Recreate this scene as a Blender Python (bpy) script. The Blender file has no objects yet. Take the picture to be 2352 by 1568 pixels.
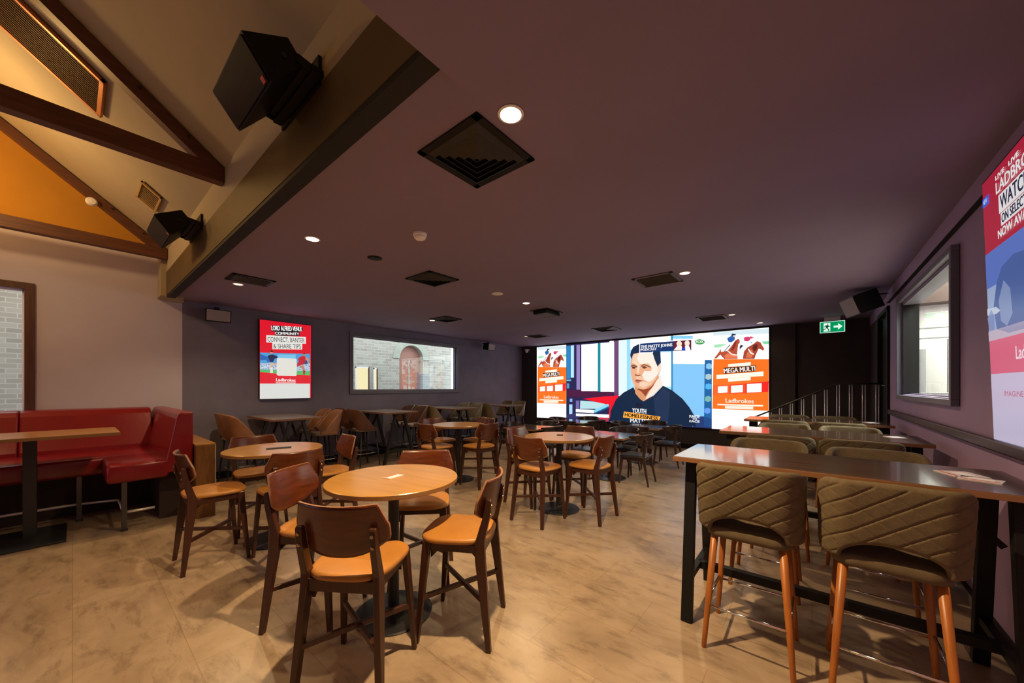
import bpy, bmesh, math, random
from mathutils import Vector, Matrix
from mathutils.geometry import tessellate_polygon
random.seed(7)
D = bpy.data
SC = bpy.context.scene
COL = SC.collection
PI = math.pi

# ---------------------------------------------------------------- camera, world, exposure, large lights
cam_d = D.cameras.new('camera'); cam = D.objects.new('camera', cam_d); COL.objects.link(cam)
cam_d.sensor_width = 36.0
cam_d.lens = 36.0 * 834.0 / 2352.0
cam_d.shift_y = 105.0 / 2352.0
cam_d.clip_start = 0.05
cam.location = (0, 0, 1.57)
cam.rotation_euler = (PI / 2, 0, math.radians(39.56))
SC.camera = cam

SC.view_settings.view_transform = 'Standard'
SC.view_settings.look = 'None'
SC.view_settings.exposure = 0.0
SC.view_settings.gamma = 1.0
SC.view_settings.use_curve_mapping = False
try:
    SC.cycles.use_denoising = True
    SC.cycles.max_bounces = 8
    SC.cycles.diffuse_bounces = 4
    SC.cycles.sample_clamp_indirect = 4.0
except Exception:
    pass

W = D.worlds.new('world'); SC.world = W; W.use_nodes = True
bg = W.node_tree.nodes['Background']
bg.inputs[0].default_value = (0.88, 0.93, 1.0, 1); bg.inputs[1].default_value = 3.8

def lamp(name, kind, loc, power, col, size=0.1, rot=(0, 0, 0), spot=None, blend=0.5, size_y=None, spread=None):
    l = D.lights.new(name, kind); l.energy = power; l.color = col
    if kind == 'AREA':
        l.size = size
        if size_y: l.shape = 'RECTANGLE'; l.size_y = size_y
        if spread: l.spread = spread
    else:
        l.shadow_soft_size = size
    if kind == 'SPOT':
        l.spot_size = spot; l.spot_blend = blend
    o = D.objects.new(name, l); COL.objects.link(o); o.location = loc; o.rotation_euler = rot
    return o
WARM = (1.0, 0.70, 0.37)
# pendant lamps of the high roof, out of the picture to the left and behind
lamp('pendant_light', 'POINT', (-6.0, -1.0, 4.0), 62, (1.0, 0.60, 0.22), 0.12)
lamp('pendant_light', 'POINT', (-3.0, -1.5, 4.3), 5, (1.0, 0.60, 0.26), 0.12)
lamp('gable_light', 'POINT', (-7.1, -1.3, 4.0), 22, (1.0, 0.50, 0.10), 0.10)
# added cool fill behind the camera; the front wall has no windows
lamp('cool_fill', 'AREA', (-5.6, -4.9, 1.9), 30, (0.86, 0.88, 1.0), 3.6, (math.radians(-90), 0, 0), size_y=2.2)
# ceiling downlights: the nearest one burns much brighter
DOWN = [(-1.19, 1.43, 375), (-3.63, 1.44, 80), (-6.0, 1.43, 80), (-6.12, 4.79, 55), (-1.20, 4.77, 85), (-3.66, 4.80, 100),
        (-1.19, 8.09, 50), (-0.87, 9.5, 5), (-6.05, 7.95, 35)]
for i, (x, y, p) in enumerate(DOWN):
    lamp('downlight_beam', 'SPOT', (x, y, 2.945), p, WARM, 0.035, (0, 0, 0), math.radians(140), 0.6)
lamp('downlight_beam', 'SPOT', (-3.0, -1.0, 4.4), 34, WARM, 0.05, (0, 0, 0), math.radians(120), 0.6)
lamp('downlight_beam', 'SPOT', (-6.0, -1.2, 4.6), 18, WARM, 0.05, (0, 0, 0), math.radians(120), 0.6)
# lamps of the bright side room beyond the right-hand window
lamp('side_room_light', 'AREA', (2.6, 6.6, 3.35), 800, (1.0, 0.97, 0.90), 2.4, (0, 0, 0), size_y=4.0)

# ---------------------------------------------------------------- materials
def lin(h):
    c = [int(h[i:i + 2], 16) / 255 for i in (0, 2, 4)]
    return tuple(((v + 0.055) / 1.055) ** 2.4 if v > 0.04045 else v / 12.92 for v in c)
def newmat(name):
    m = D.materials.new(name); m.use_nodes = True
    return m, m.node_tree, m.node_tree.nodes['Principled BSDF']
def N(nt, t, **k):
    n = nt.nodes.new(t)
    for a, v in k.items(): setattr(n, a, v)
    return n
def mat(name, col, rough=0.6, metal=0.0, var=0.0, vscale=8.0, bump=0.0, bscale=60.0, spec=0.5, coat=0.0, stretch=None, bdist=0.01, crough=0.15):
    m, nt, b = newmat(name)
    b.inputs['Base Color'].default_value = (*col, 1)
    b.inputs['Roughness'].default_value = rough
    b.inputs['Metallic'].default_value = metal
    b.inputs['Specular IOR Level'].default_value = spec
    if coat: b.inputs['Coat Weight'].default_value = coat; b.inputs['Coat Roughness'].default_value = crough
    if var or bump:
        tc = N(nt, 'ShaderNodeTexCoord'); mp = N(nt, 'ShaderNodeMapping')
        nt.links.new(tc.outputs['Object'], mp.inputs[0])
        if stretch: mp.inputs['Scale'].default_value = stretch
    if var:
        n = N(nt, 'ShaderNodeTexNoise'); n.inputs['Scale'].default_value = vscale; n.inputs['Detail'].default_value = 5
        nt.links.new(mp.outputs[0], n.inputs['Vector'])
        r = N(nt, 'ShaderNodeValToRGB')
        r.color_ramp.elements[0].position = 0.3; r.color_ramp.elements[1].position = 0.7
        r.color_ramp.elements[0].color = (*[c * (1 - var) for c in col], 1)
        r.color_ramp.elements[1].color = (*[min(1, c * (1 + var)) for c in col], 1)
        nt.links.new(n.outputs['Fac'], r.inputs[0]); nt.links.new(r.outputs[0], b.inputs['Base Color'])
    if bump:
        n2 = N(nt, 'ShaderNodeTexNoise'); n2.inputs['Scale'].default_value = bscale; n2.inputs['Detail'].default_value = 3
        nt.links.new(mp.outputs[0], n2.inputs['Vector'])
        bp = N(nt, 'ShaderNodeBump'); bp.inputs['Strength'].default_value = bump; bp.inputs['Distance'].default_value = bdist
        nt.links.new(n2.outputs['Fac'], bp.inputs['Height']); nt.links.new(bp.outputs[0], b.inputs['Normal'])
    return m
def emit(name, col, s=1.0):
    m, nt, b = newmat(name)
    b.inputs['Base Color'].default_value = (0, 0, 0, 1); b.inputs['Roughness'].default_value = 0.25
    b.inputs['Specular IOR Level'].default_value = 0.2
    b.inputs['Emission Color'].default_value = (*col, 1); b.inputs['Emission Strength'].default_value = s
    return m

M = {}
M['tan'] = mat('cream_paint', (0.44, 0.37, 0.25), 0.85, var=0.04, vscale=3, bump=0.05, bscale=150)
M['white_wall'] = mat('off_white_paint', (0.60, 0.55, 0.66), 0.85, var=0.03, vscale=2, bump=0.05, bscale=150)
M['dark_wall'] = mat('charcoal_paint', (0.19, 0.178, 0.265), 0.75, var=0.08, vscale=4, bump=0.06, bscale=160)
M['back_wall'] = mat('dark_brown_paint', (0.055, 0.042, 0.042), 0.75, var=0.1, vscale=4, bump=0.05, bscale=150)
M['right_wall'] = mat('mauve_grey_paint', (0.40, 0.27, 0.48), 0.6, var=0.06, vscale=3, bump=0.05, bscale=150)
M['ceiling'] = mat('plum_grey_ceiling_paint', (0.255, 0.200, 0.315), 0.85, var=0.05, vscale=0.9, bump=0.5, bscale=1.1, bdist=0.03, stretch=(0.5, 1.2, 1))
M['olive'] = mat('olive_brown_paint', (0.105, 0.066, 0.014), 0.6, var=0.08, vscale=5)
M['truss'] = mat('red_brown_timber', (0.115, 0.040, 0.022), 0.5, var=0.25, vscale=6, stretch=(6, 0.6, 6))
M['win_timber'] = mat('brown_timber', (0.09, 0.035, 0.025), 0.5, var=0.25, vscale=6, stretch=(6, 6, 0.6))
M['black'] = mat('black_paint', (0.008, 0.008, 0.009), 0.5, spec=0.25)
M['black_metal'] = mat('black_powder_coat', (0.016, 0.016, 0.018), 0.38, spec=0.5, bump=0.03, bscale=400)
M['black_soft'] = mat('matt_black', (0.006, 0.006, 0.006), 0.7)
M['grille'] = mat('black_perforated_metal', (0.012, 0.010, 0.014), 0.6, spec=0.25, bump=0.5, bscale=500)
M['grey_trim'] = mat('slate_window_trim', (0.15, 0.15, 0.20), 0.45)
M['chrome'] = mat('chrome', (0.75, 0.75, 0.76), 0.14, 1.0)
M['white_plastic'] = mat('white_plastic', (0.92, 0.90, 0.92), 0.45)
M['walnut'] = mat('walnut_plywood', (0.105, 0.024, 0.006), 0.30, var=0.30, vscale=5, stretch=(1.0, 8, 8), coat=0.22)
M['walnut_leg'] = mat('walnut_solid', (0.052, 0.014, 0.006), 0.36, var=0.30, vscale=6, stretch=(8, 8, 0.8), coat=0.1)
M['ply_edge'] = mat('light_plywood_edge', (0.30, 0.14, 0.07), 0.45)
M['seat'] = mat('tan_seat_leather', (0.44, 0.185, 0.034), 0.42, var=0.14, vscale=5, bump=0.08, bscale=90)
M['brass_paint'] = mat('brass_paint', (0.55, 0.36, 0.13), 0.4)
M['brass'] = mat('brass_bolt', (0.55, 0.36, 0.20), 0.3, 1.0)
M['top'] = mat('honey_veneer', (0.48, 0.235, 0.036), 0.34, var=0.12, vscale=3, stretch=(1, 7, 7), coat=0.55, crough=0.20)
M['edge'] = mat('veneer_edge', (0.30, 0.15, 0.055), 0.4)
M['dtop'] = mat('dark_oak_veneer', (0.120, 0.066, 0.040), 0.25, var=0.25, vscale=3, stretch=(1, 9, 9), coat=1.0, crough=0.08, spec=0.9)
M['dedge'] = mat('oak_edge', (0.22, 0.10, 0.045), 0.4)
M['gtop'] = mat('grey_oak_veneer', (0.34, 0.28, 0.22), 0.30, var=0.2, vscale=3, stretch=(1, 9, 9), coat=0.8)
M['ftop'] = mat('dark_tabletop', (0.12, 0.085, 0.08), 0.2, var=0.15, vscale=4, stretch=(1, 8, 8), coat=1.0, crough=0.10, spec=0.9)
M['quilt'] = mat('taupe_quilted_fabric', (0.135, 0.100, 0.058), 0.9, var=0.12, vscale=30, bump=0.35, bscale=330, spec=0.2)
M['quilt_seat'] = mat('taupe_seat_fabric', (0.125, 0.092, 0.055), 0.9, var=0.1, vscale=30, bump=0.3, bscale=330, spec=0.2)
M['navy_seat'] = mat('navy_seat_cover', (0.022, 0.028, 0.042), 0.7)
M['beech'] = mat('oak_turned_leg', (0.36, 0.115, 0.018), 0.38, var=0.2, vscale=6, stretch=(8, 8, 0.8))
M['shell_lit_tan'] = mat('brown_leather_lit_tan', (0.30, 0.14, 0.07), 0.42, var=0.15, vscale=6, bump=0.08, bscale=90)  # one brown leather; lighting differences between tables are put into its colour
M['brownshell'] = mat('brown_leather', (0.115, 0.05, 0.03), 0.42, var=0.2, vscale=6, bump=0.08, bscale=90)
M['shell_lit_olive'] = mat('brown_leather_lit_olive', (0.20, 0.15, 0.085), 0.45, var=0.15, vscale=6, bump=0.08, bscale=90)
M['creamseat'] = mat('pale_seat_pad', (0.30, 0.24, 0.19), 0.5, var=0.1, vscale=8)
M['arm_wood'] = mat('black_stained_wood', (0.030, 0.017, 0.014), 0.3, var=0.2, vscale=8, coat=0.3)
M['arm_leg'] = mat('dark_walnut_leg', (0.055, 0.022, 0.013), 0.4, var=0.2, vscale=8)
M['arm_seat'] = mat('black_vinyl', (0.022, 0.019, 0.024), 0.35, bump=0.06, bscale=90)
M['red'] = mat('red_vinyl', (0.23, 0.006, 0.012), 0.28, var=0.06, vscale=5, bump=0.08, bscale=25, coat=0.1)
M['bench_base'] = mat('dark_bench_panel', (0.030, 0.016, 0.016), 0.7, var=0.2, vscale=12)
M['box_wood'] = mat('brown_veneer', (0.20, 0.088, 0.026), 0.4, var=0.2, vscale=5, stretch=(6, 6, 1))
M['box_top'] = mat('golden_veneer', (0.42, 0.20, 0.05), 0.35, var=0.15, vscale=5)
M['cut_line'] = mat('pale_edge', (0.5, 0.42, 0.3), 0.4)
M['copper'] = mat('copper_frame', (0.45, 0.17, 0.07), 0.4, 0.5)
M['oldslat'] = mat('bronze_slats', (0.05, 0.022, 0.008), 0.5)
M['mesh_rod'] = mat('bronze_rod', (0.20, 0.13, 0.07), 0.5)
M['card'] = mat('white_card', (0.65, 0.60, 0.62), 0.5)
M['card_red'] = mat('red_print', (0.55, 0.08, 0.08), 0.5)
M['skirt'] = mat('aluminium_skirting', (0.55, 0.53, 0.55), 0.3, 0.7)
M['glow'] = emit('warm_lamp_face', (1.0, 0.80, 0.50), 14)
M['glow_dim'] = emit('warm_lamp_face_dim', (1.0, 0.78, 0.48), 2.2)
M['red_badge'] = mat('red_badge', (0.5, 0.03, 0.03), 0.4)
M['speaker_face'] = mat('grey_speaker_cloth', (0.42, 0.37, 0.38), 0.7, bump=0.3, bscale=500)
M['white_panel'] = mat('white_panel', (0.78, 0.78, 0.76), 0.5)
M['grey_panel'] = mat('grey_panel', (0.30, 0.31, 0.31), 0.6)
M['arch_stone'] = mat('pale_stone_arch', (0.42, 0.44, 0.38), 0.8, var=0.1)
M['arch_door'] = mat('dusty_pink_door', (0.42, 0.20, 0.15), 0.6)
M['bulkhead_brown'] = mat('brown_bulkhead', (0.10, 0.06, 0.05), 0.6)
M['vent_blade'] = mat('dark_grey_blade', (0.030, 0.028, 0.030), 0.45)
M['vent_frame'] = mat('mauve_vent_frame', (0.14, 0.11, 0.14), 0.6)
M['steel'] = mat('brushed_steel', (0.85, 0.82, 0.82), 0.38, 0.6)
M['leg_steel'] = mat('dull_steel', (0.10, 0.095, 0.10), 0.35, 0.8)
M['gable_glow'] = mat('gable_glow_paint', (0.62, 0.30, 0.035), 0.85, var=0.04, vscale=3)  # orange lamp glow on the upper gable, put into the wall colour
M['rail_dark'] = mat('dark_plum_rail', (0.040, 0.026, 0.034), 0.35)
M['lit_pane'] = emit('warm_lit_pane', (0.95, 0.78, 0.50), 1.3)
M['sign_white'] = emit('sign_white', (0.75, 0.95, 0.85), 1.0)
M['sign_green'] = emit('sign_green', (0.0, 0.30, 0.10), 1.0)
M['sign_dark'] = emit('sign_dark_green', (0.0, 0.10, 0.05), 0.6)
M['concrete'] = mat('paving', (0.30, 0.29, 0.27), 0.8, var=0.1)

def glass_mat():
    m = D.materials.new('window_glass'); m.use_nodes = True; nt = m.node_tree
    nt.nodes.clear()
    o = N(nt, 'ShaderNodeOutputMaterial'); mx = N(nt, 'ShaderNodeMixShader')
    t = N(nt, 'ShaderNodeBsdfTransparent'); g = N(nt, 'ShaderNodeBsdfGlossy'); lw = N(nt, 'ShaderNodeLayerWeight'); pw = N(nt, 'ShaderNodeMath', operation='POWER'); fr = N(nt, 'ShaderNodeMath', operation='MULTIPLY_ADD')
    t.inputs[0].default_value = (0.93, 0.97, 0.94, 1); g.inputs['Roughness'].default_value = 0.0; lw.inputs[0].default_value = 0.5; pw.inputs[1].default_value = 5.0; fr.inputs[1].default_value = 0.90; fr.inputs[2].default_value = 0.07
    nt.links.new(lw.outputs['Facing'], pw.inputs[0]); nt.links.new(pw.outputs[0], fr.inputs[0])
    g.inputs[0].default_value = (1, 1, 1, 1)
    nt.links.new(fr.outputs[0], mx.inputs[0]); nt.links.new(t.outputs[0], mx.inputs[1]); nt.links.new(g.outputs[0], mx.inputs[2])
    nt.links.new(mx.outputs[0], o.inputs[0])
    return m
M['glass'] = glass_mat()

def floor_mat():
    m, nt, b = newmat('tan_stone_vinyl')
    tc = N(nt, 'ShaderNodeTexCoord')
    def noise(scale, detail, dist=0, st=None, rough=0.6):
        mp = N(nt, 'ShaderNodeMapping'); nt.links.new(tc.outputs['Object'], mp.inputs[0])
        if st: mp.inputs['Scale'].default_value = st
        n = N(nt, 'ShaderNodeTexNoise'); n.inputs['Scale'].default_value = scale; n.inputs['Detail'].default_value = detail
        n.inputs['Distortion'].default_value = dist; n.inputs['Roughness'].default_value = rough
        nt.links.new(mp.outputs[0], n.inputs['Vector']); return n
    def ramp(src, stops):
        r = N(nt, 'ShaderNodeValToRGB'); e = r.color_ramp.elements
        e[0].position, e[0].color = stops[0][0], (*stops[0][1], 1)
        e[1].position, e[1].color = stops[-1][0], (*stops[-1][1], 1)
        for p, c in stops[1:-1]:
            q = e.new(p); q.color = (*c, 1)
        nt.links.new(src, r.inputs[0]); return r
    big = ramp(noise(1.3, 8, 0.6, (1, 1.5, 1), 0.62).outputs['Fac'], [(0.28, (0.23, 0.155, 0.098)), (0.42, (0.38, 0.275, 0.185)), (0.56, (0.48, 0.355, 0.245)), (0.75, (0.38, 0.265, 0.17))])
    fine = ramp(noise(5, 9, 0.35, (0.6, 1.8, 1), 0.72).outputs['Fac'], [(0.32, (0.50, 0.46, 0.43)), (0.48, (1, 1, 1)), (0.72, (1.08, 1.06, 1.03))])
    mul = N(nt, 'ShaderNodeMix', data_type='RGBA', blend_type='MULTIPLY'); mul.inputs[0].default_value = 0.85
    nt.links.new(big.outputs[0], mul.inputs[6]); nt.links.new(fine.outputs[0], mul.inputs[7])
    br = N(nt, 'ShaderNodeTexBrick'); nt.links.new(tc.outputs['Object'], br.inputs['Vector'])
    br.inputs['Scale'].default_value = 1.0; br.inputs['Brick Width'].default_value = 0.9; br.inputs['Row Height'].default_value = 0.45
    br.inputs['Mortar Size'].default_value = 0.0025; br.inputs['Mortar Smooth'].default_value = 0.3
    br.inputs['Color1'].default_value = (1.0, 1.0, 1.0, 1); br.inputs['Color2'].default_value = (0.86, 0.85, 0.84, 1)
    br.inputs['Mortar'].default_value = (0.62, 0.58, 0.52, 1)
    mul2 = N(nt, 'ShaderNodeMix', data_type='RGBA', blend_type='MULTIPLY'); mul2.inputs[0].default_value = 0.8
    nt.links.new(mul.outputs[2], mul2.inputs[6]); nt.links.new(br.outputs['Color'], mul2.inputs[7])
    nt.links.new(mul2.outputs[2], b.inputs['Base Color'])
    rr = ramp(noise(4, 5).outputs['Fac'], [(0.3, (0.26,) * 3), (0.7, (0.38,) * 3)])
    nt.links.new(rr.outputs[0], b.inputs['Roughness'])
    b.inputs['Coat Weight'].default_value = 0.3; b.inputs['Coat Roughness'].default_value = 0.26
    n3 = noise(25, 4)
    bp = N(nt, 'ShaderNodeBump'); bp.inputs['Strength'].default_value = 0.06; bp.inputs['Distance'].default_value = 0.01
    nt.links.new(n3.outputs['Fac'], bp.inputs['Height']); nt.links.new(bp.outputs[0], b.inputs['Normal'])
    return m
M['floor'] = floor_mat()

def brick_mat(name, c1, c2, mortar):
    m, nt, b = newmat(name)
    tc = N(nt, 'ShaderNodeTexCoord'); sp = N(nt, 'ShaderNodeSeparateXYZ'); cb = N(nt, 'ShaderNodeCombineXYZ')
    nt.links.new(tc.outputs['Object'], sp.inputs[0]); nt.links.new(sp.outputs['Y'], cb.inputs['X']); nt.links.new(sp.outputs['Z'], cb.inputs['Y'])
    br = N(nt, 'ShaderNodeTexBrick'); nt.links.new(cb.outputs[0], br.inputs['Vector'])
    br.inputs['Scale'].default_value = 1; br.inputs['Brick Width'].default_value = 0.24; br.inputs['Row Height'].default_value = 0.086
    br.inputs['Mortar Size'].default_value = 0.008
    br.inputs['Color1'].default_value = (*c1, 1); br.inputs['Color2'].default_value = (*c2, 1); br.inputs['Mortar'].default_value = (*mortar, 1)
    nt.links.new(br.outputs['Color'], b.inputs['Base Color']); b.inputs['Roughness'].default_value = 0.9
    bp = N(nt, 'ShaderNodeBump'); bp.inputs['Strength'].default_value = 0.5; bp.inputs['Distance'].default_value = 0.01
    nt.links.new(br.outputs['Fac'], bp.inputs['Height']); bp.invert = True; nt.links.new(bp.outputs[0], b.inputs['Normal'])
    return m
M['brick'] = brick_mat('pale_brick', (0.50, 0.47, 0.42), (0.36, 0.33, 0.29), (0.56, 0.54, 0.50))

# ---------------------------------------------------------------- mesh helpers
class MB:
    """collects shapes in one bmesh; build() links them as ONE mesh object"""
    def __init__(s): s.bm = bmesh.new(); s.mats = []
    def mi(s, m):
        if m not in s.mats: s.mats.append(m)
        return s.mats.index(m)
    def _add(s, verts, faces, m, smooth=False, T=None):
        i = s.mi(m)
        vs = [s.bm.verts.new((T @ Vector(v)) if T else v) for v in verts]
        for f in faces:
            try: fc = s.bm.faces.new([vs[k] for k in f])
            except ValueError: continue
            fc.material_index = i; fc.smooth = smooth
        return vs
    def box(s, x0, x1, y0, y1, z0, z1, m, bev=0.0, T=None):
        t = bmesh.new()
        bmesh.ops.create_cube(t, size=1)
        for v in t.verts:
            v.co = Vector(((x0 + x1) / 2 + v.co.x * (x1 - x0), (y0 + y1) / 2 + v.co.y * (y1 - y0), (z0 + z1) / 2 + v.co.z * (z1 - z0)))
        if bev: bmesh.ops.bevel(t, geom=t.edges[:], offset=bev, segments=2, affect='EDGES', profile=0.5)
        t.verts.ensure_lookup_table()
        s._add([v.co.copy() for v in t.verts], [[v.index for v in f.verts] for f in t.faces], m, False, T)
        t.free(); return s
    def bar(s, p0, p1, w0, d0, w1=None, d1=None, m='black', side=None, bev=0.0):
        """tapered rectangular bar from p0 to p1; w along 'side' direction, d across"""
        p0 = Vector(p0); p1 = Vector(p1); w1 = w1 or w0; d1 = d1 or d0
        ax = (p1 - p0).normalized(); sd = Vector(side or (1, 0, 0)); sd = (sd - ax * sd.dot(ax)).normalized(); ot = ax.cross(sd)
        t = bmesh.new(); vs = []
        for p, w, d in ((p0, w0, d0), (p1, w1, d1)):
            for a, b in ((-1, -1), (1, -1), (1, 1), (-1, 1)): vs.append(t.verts.new(p + sd * a * w / 2 + ot * b * d / 2))
        for f in ((0, 3, 2, 1), (4, 5, 6, 7), (0, 1, 5, 4), (1, 2, 6, 5), (2, 3, 7, 6), (3, 0, 4, 7)): t.faces.new([vs[k] for k in f])
        bmesh.ops.recalc_face_normals(t, faces=t.faces[:])
        if bev: bmesh.ops.bevel(t, geom=t.edges[:], offset=bev, segments=2, affect='EDGES', profile=0.5)
        t.verts.ensure_lookup_table(); t.verts.index_update()
        s._add([v.co.copy() for v in t.verts], [[v.index for v in f.verts] for f in t.faces], m)
        t.free(); return s
    def tube(s, pts, r, m, seg=10, closed=False, caps=True):
        pts = [Vector(p) for p in pts]; n = len(pts); rs = r if isinstance(r, (list, tuple)) else [r] * n
        vs = []; up = Vector((0, 0, 1)); prev = None
        for i, p in enumerate(pts):
            a = pts[(i - 1) % n] if (closed or i > 0) else p; b = pts[(i + 1) % n] if (closed or i < n - 1) else p
            t = (b - a).normalized()
            u = prev - t * prev.dot(t) if prev is not None else (up if abs(t.z) < 0.9 else Vector((1, 0, 0))) - t * (up if abs(t.z) < 0.9 else Vector((1, 0, 0))).dot(t)
            u.normalize(); prev = u; v = t.cross(u)
            vs += [p + (u * math.cos(2 * PI * k / seg) + v * math.sin(2 * PI * k / seg)) * rs[i] for k in range(seg)]
        fs = []
        for i in range(n if closed else n - 1):
            for k in range(seg):
                j = (i + 1) % n
                fs.append((i * seg + k, i * seg + (k + 1) % seg, j * seg + (k + 1) % seg, j * seg + k))
        if caps and not closed: fs += [tuple(range(seg))[::-1], tuple(range((n - 1) * seg, n * seg))]
        s._add(vs, fs, m, True); return s
    def lathe(s, prof, m, seg=48, c=(0, 0), axis='z', T=None):
        vs = []; fs = []
        for r, z in prof:
            for k in range(seg): vs.append((c[0] + r * math.cos(2 * PI * k / seg), c[1] + r * math.sin(2 * PI * k / seg), z))
        for i in range(len(prof) - 1):
            for k in range(seg): fs.append((i * seg + k, i * seg + (k + 1) % seg, (i + 1) * seg + (k + 1) % seg, (i + 1) * seg + k))
        fs += [tuple(range(seg))[::-1], tuple(range((len(prof) - 1) * seg, len(prof) * seg))]
        s._add(vs, fs, m, False, T); return s
    def grid(s, rows, m, closed_u=False, closed_v=False, smooth=True):
        nr = len(rows); nc = len(rows[0]); vs = [p for r in rows for p in r]; fs = []
        for i in range(nr if closed_v else nr - 1):
            for k in range(nc if closed_u else nc - 1):
                fs.append((i * nc + k, i * nc + (k + 1) % nc, ((i + 1) % nr) * nc + (k + 1) % nc, ((i + 1) % nr) * nc + k))
        s._add(vs, fs, m, smooth); return s
    def prism(s, poly, f, m, m_side=None):
        """poly: 2D outline; f(u, v, k) -> point on face k (0 back, 1 front)"""
        n = len(poly); a = [f(u, v, 0) for u, v in poly]; b = [f(u, v, 1) for u, v in poly]
        vs = s._add(a + b, [], m)
        def F(ix, mm):
            try: fc = s.bm.faces.new([vs[k] for k in ix]); fc.material_index = s.mi(mm)
            except ValueError: pass
        F(range(n)[::-1], m); F(range(n, 2 * n), m)
        for k in range(n): F((k, (k + 1) % n, n + (k + 1) % n, n + k), m_side or m)
        return s
    def build(s, name, parent=None, recalc=True, sharp=True):
        if recalc: bmesh.ops.recalc_face_normals(s.bm, faces=s.bm.faces[:])
        me = D.meshes.new(name); s.bm.to_mesh(me); s.bm.free()
        for m in s.mats: me.materials.append(M[m] if isinstance(m, str) else m)
        o = D.objects.new(name, me); COL.objects.link(o)
        if parent is not None: o.parent = parent
        return o

def smooth_angle(o, deg=40):
    """smooth shading with creases at sharp edges"""
    me = o.data
    for p in me.polygons: p.use_smooth = True
    try: me.set_sharp_from_angle(angle=math.radians(deg))
    except Exception: pass
    return o
def tag(o, label=None, cat=None, group=None, kind=None):
    if label: o['label'] = label
    if cat: o['category'] = cat
    if group: o['group'] = group
    if kind: o['kind'] = kind
    return o
def empty(name, loc=(0, 0, 0), rz=0.0, label=None, cat=None, group=None):
    o = D.objects.new(name, None); COL.objects.link(o); o.location = loc; o.rotation_euler = (0, 0, rz); o.empty_display_size = 0.2
    return tag(o, label, cat, group)
def copy_tree(o, parent=None):
    c = o.copy(); COL.objects.link(c)
    if parent is not None: c.parent = parent
    for ch in list(KIDS.get(o.name, [])): copy_tree(ch, c)
    return c
KIDS = {}
def index_kids():
    KIDS.clear()
    for ob in D.objects:
        if ob.parent: KIDS.setdefault(ob.parent.name, []).append(ob)
def struct(mb, name, parent=None):
    o = mb.build(name, parent)
    if parent is None: o['kind'] = 'structure'
    return o

_FONT = {}
def text_shape(s):
    if s not in _FONT:
        c = D.curves.new('lettering', 'FONT'); c.body = s; c.resolution_u = 3
        o = D.objects.new('lettering', c); COL.objects.link(o)
        dg = bpy.context.evaluated_depsgraph_get(); me = o.evaluated_get(dg).to_mesh()
        vs = [tuple(v.co) for v in me.vertices]; fs = [tuple(p.vertices) for p in me.polygons]
        o.evaluated_get(dg).to_mesh_clear(); D.objects.remove(o); D.curves.remove(c)
        xs = [v[0] for v in vs]; ys = [v[1] for v in vs]
        x0, x1 = min(xs), max(xs)
        _FONT[s] = ([((x - x0) / (x1 - x0), y / 0.7) for x, y, _ in vs], fs)
    return _FONT[s]
def put_text(mb, s, p0, p1, h, place, m, bold=0.0):
    """lettering from baseline point p0 to p1 with cap height h, through place(u, v)"""
    vs, fs = text_shape(s)
    du, dv = p1[0] - p0[0], p1[1] - p0[1]; L = math.hypot(du, dv); nx, ny = -dv / L, du / L
    offs = [(0, 0)] if not bold else [(-bold, 0), (bold, 0), (0, bold * 0.7)]
    for k, (ox, oy) in enumerate(offs):
        mb._add([place(p0[0] + du * u + nx * v * h + ox, p0[1] + dv * u + ny * v * h + oy, k * 0.0001) for u, v in vs], fs, m)
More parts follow.
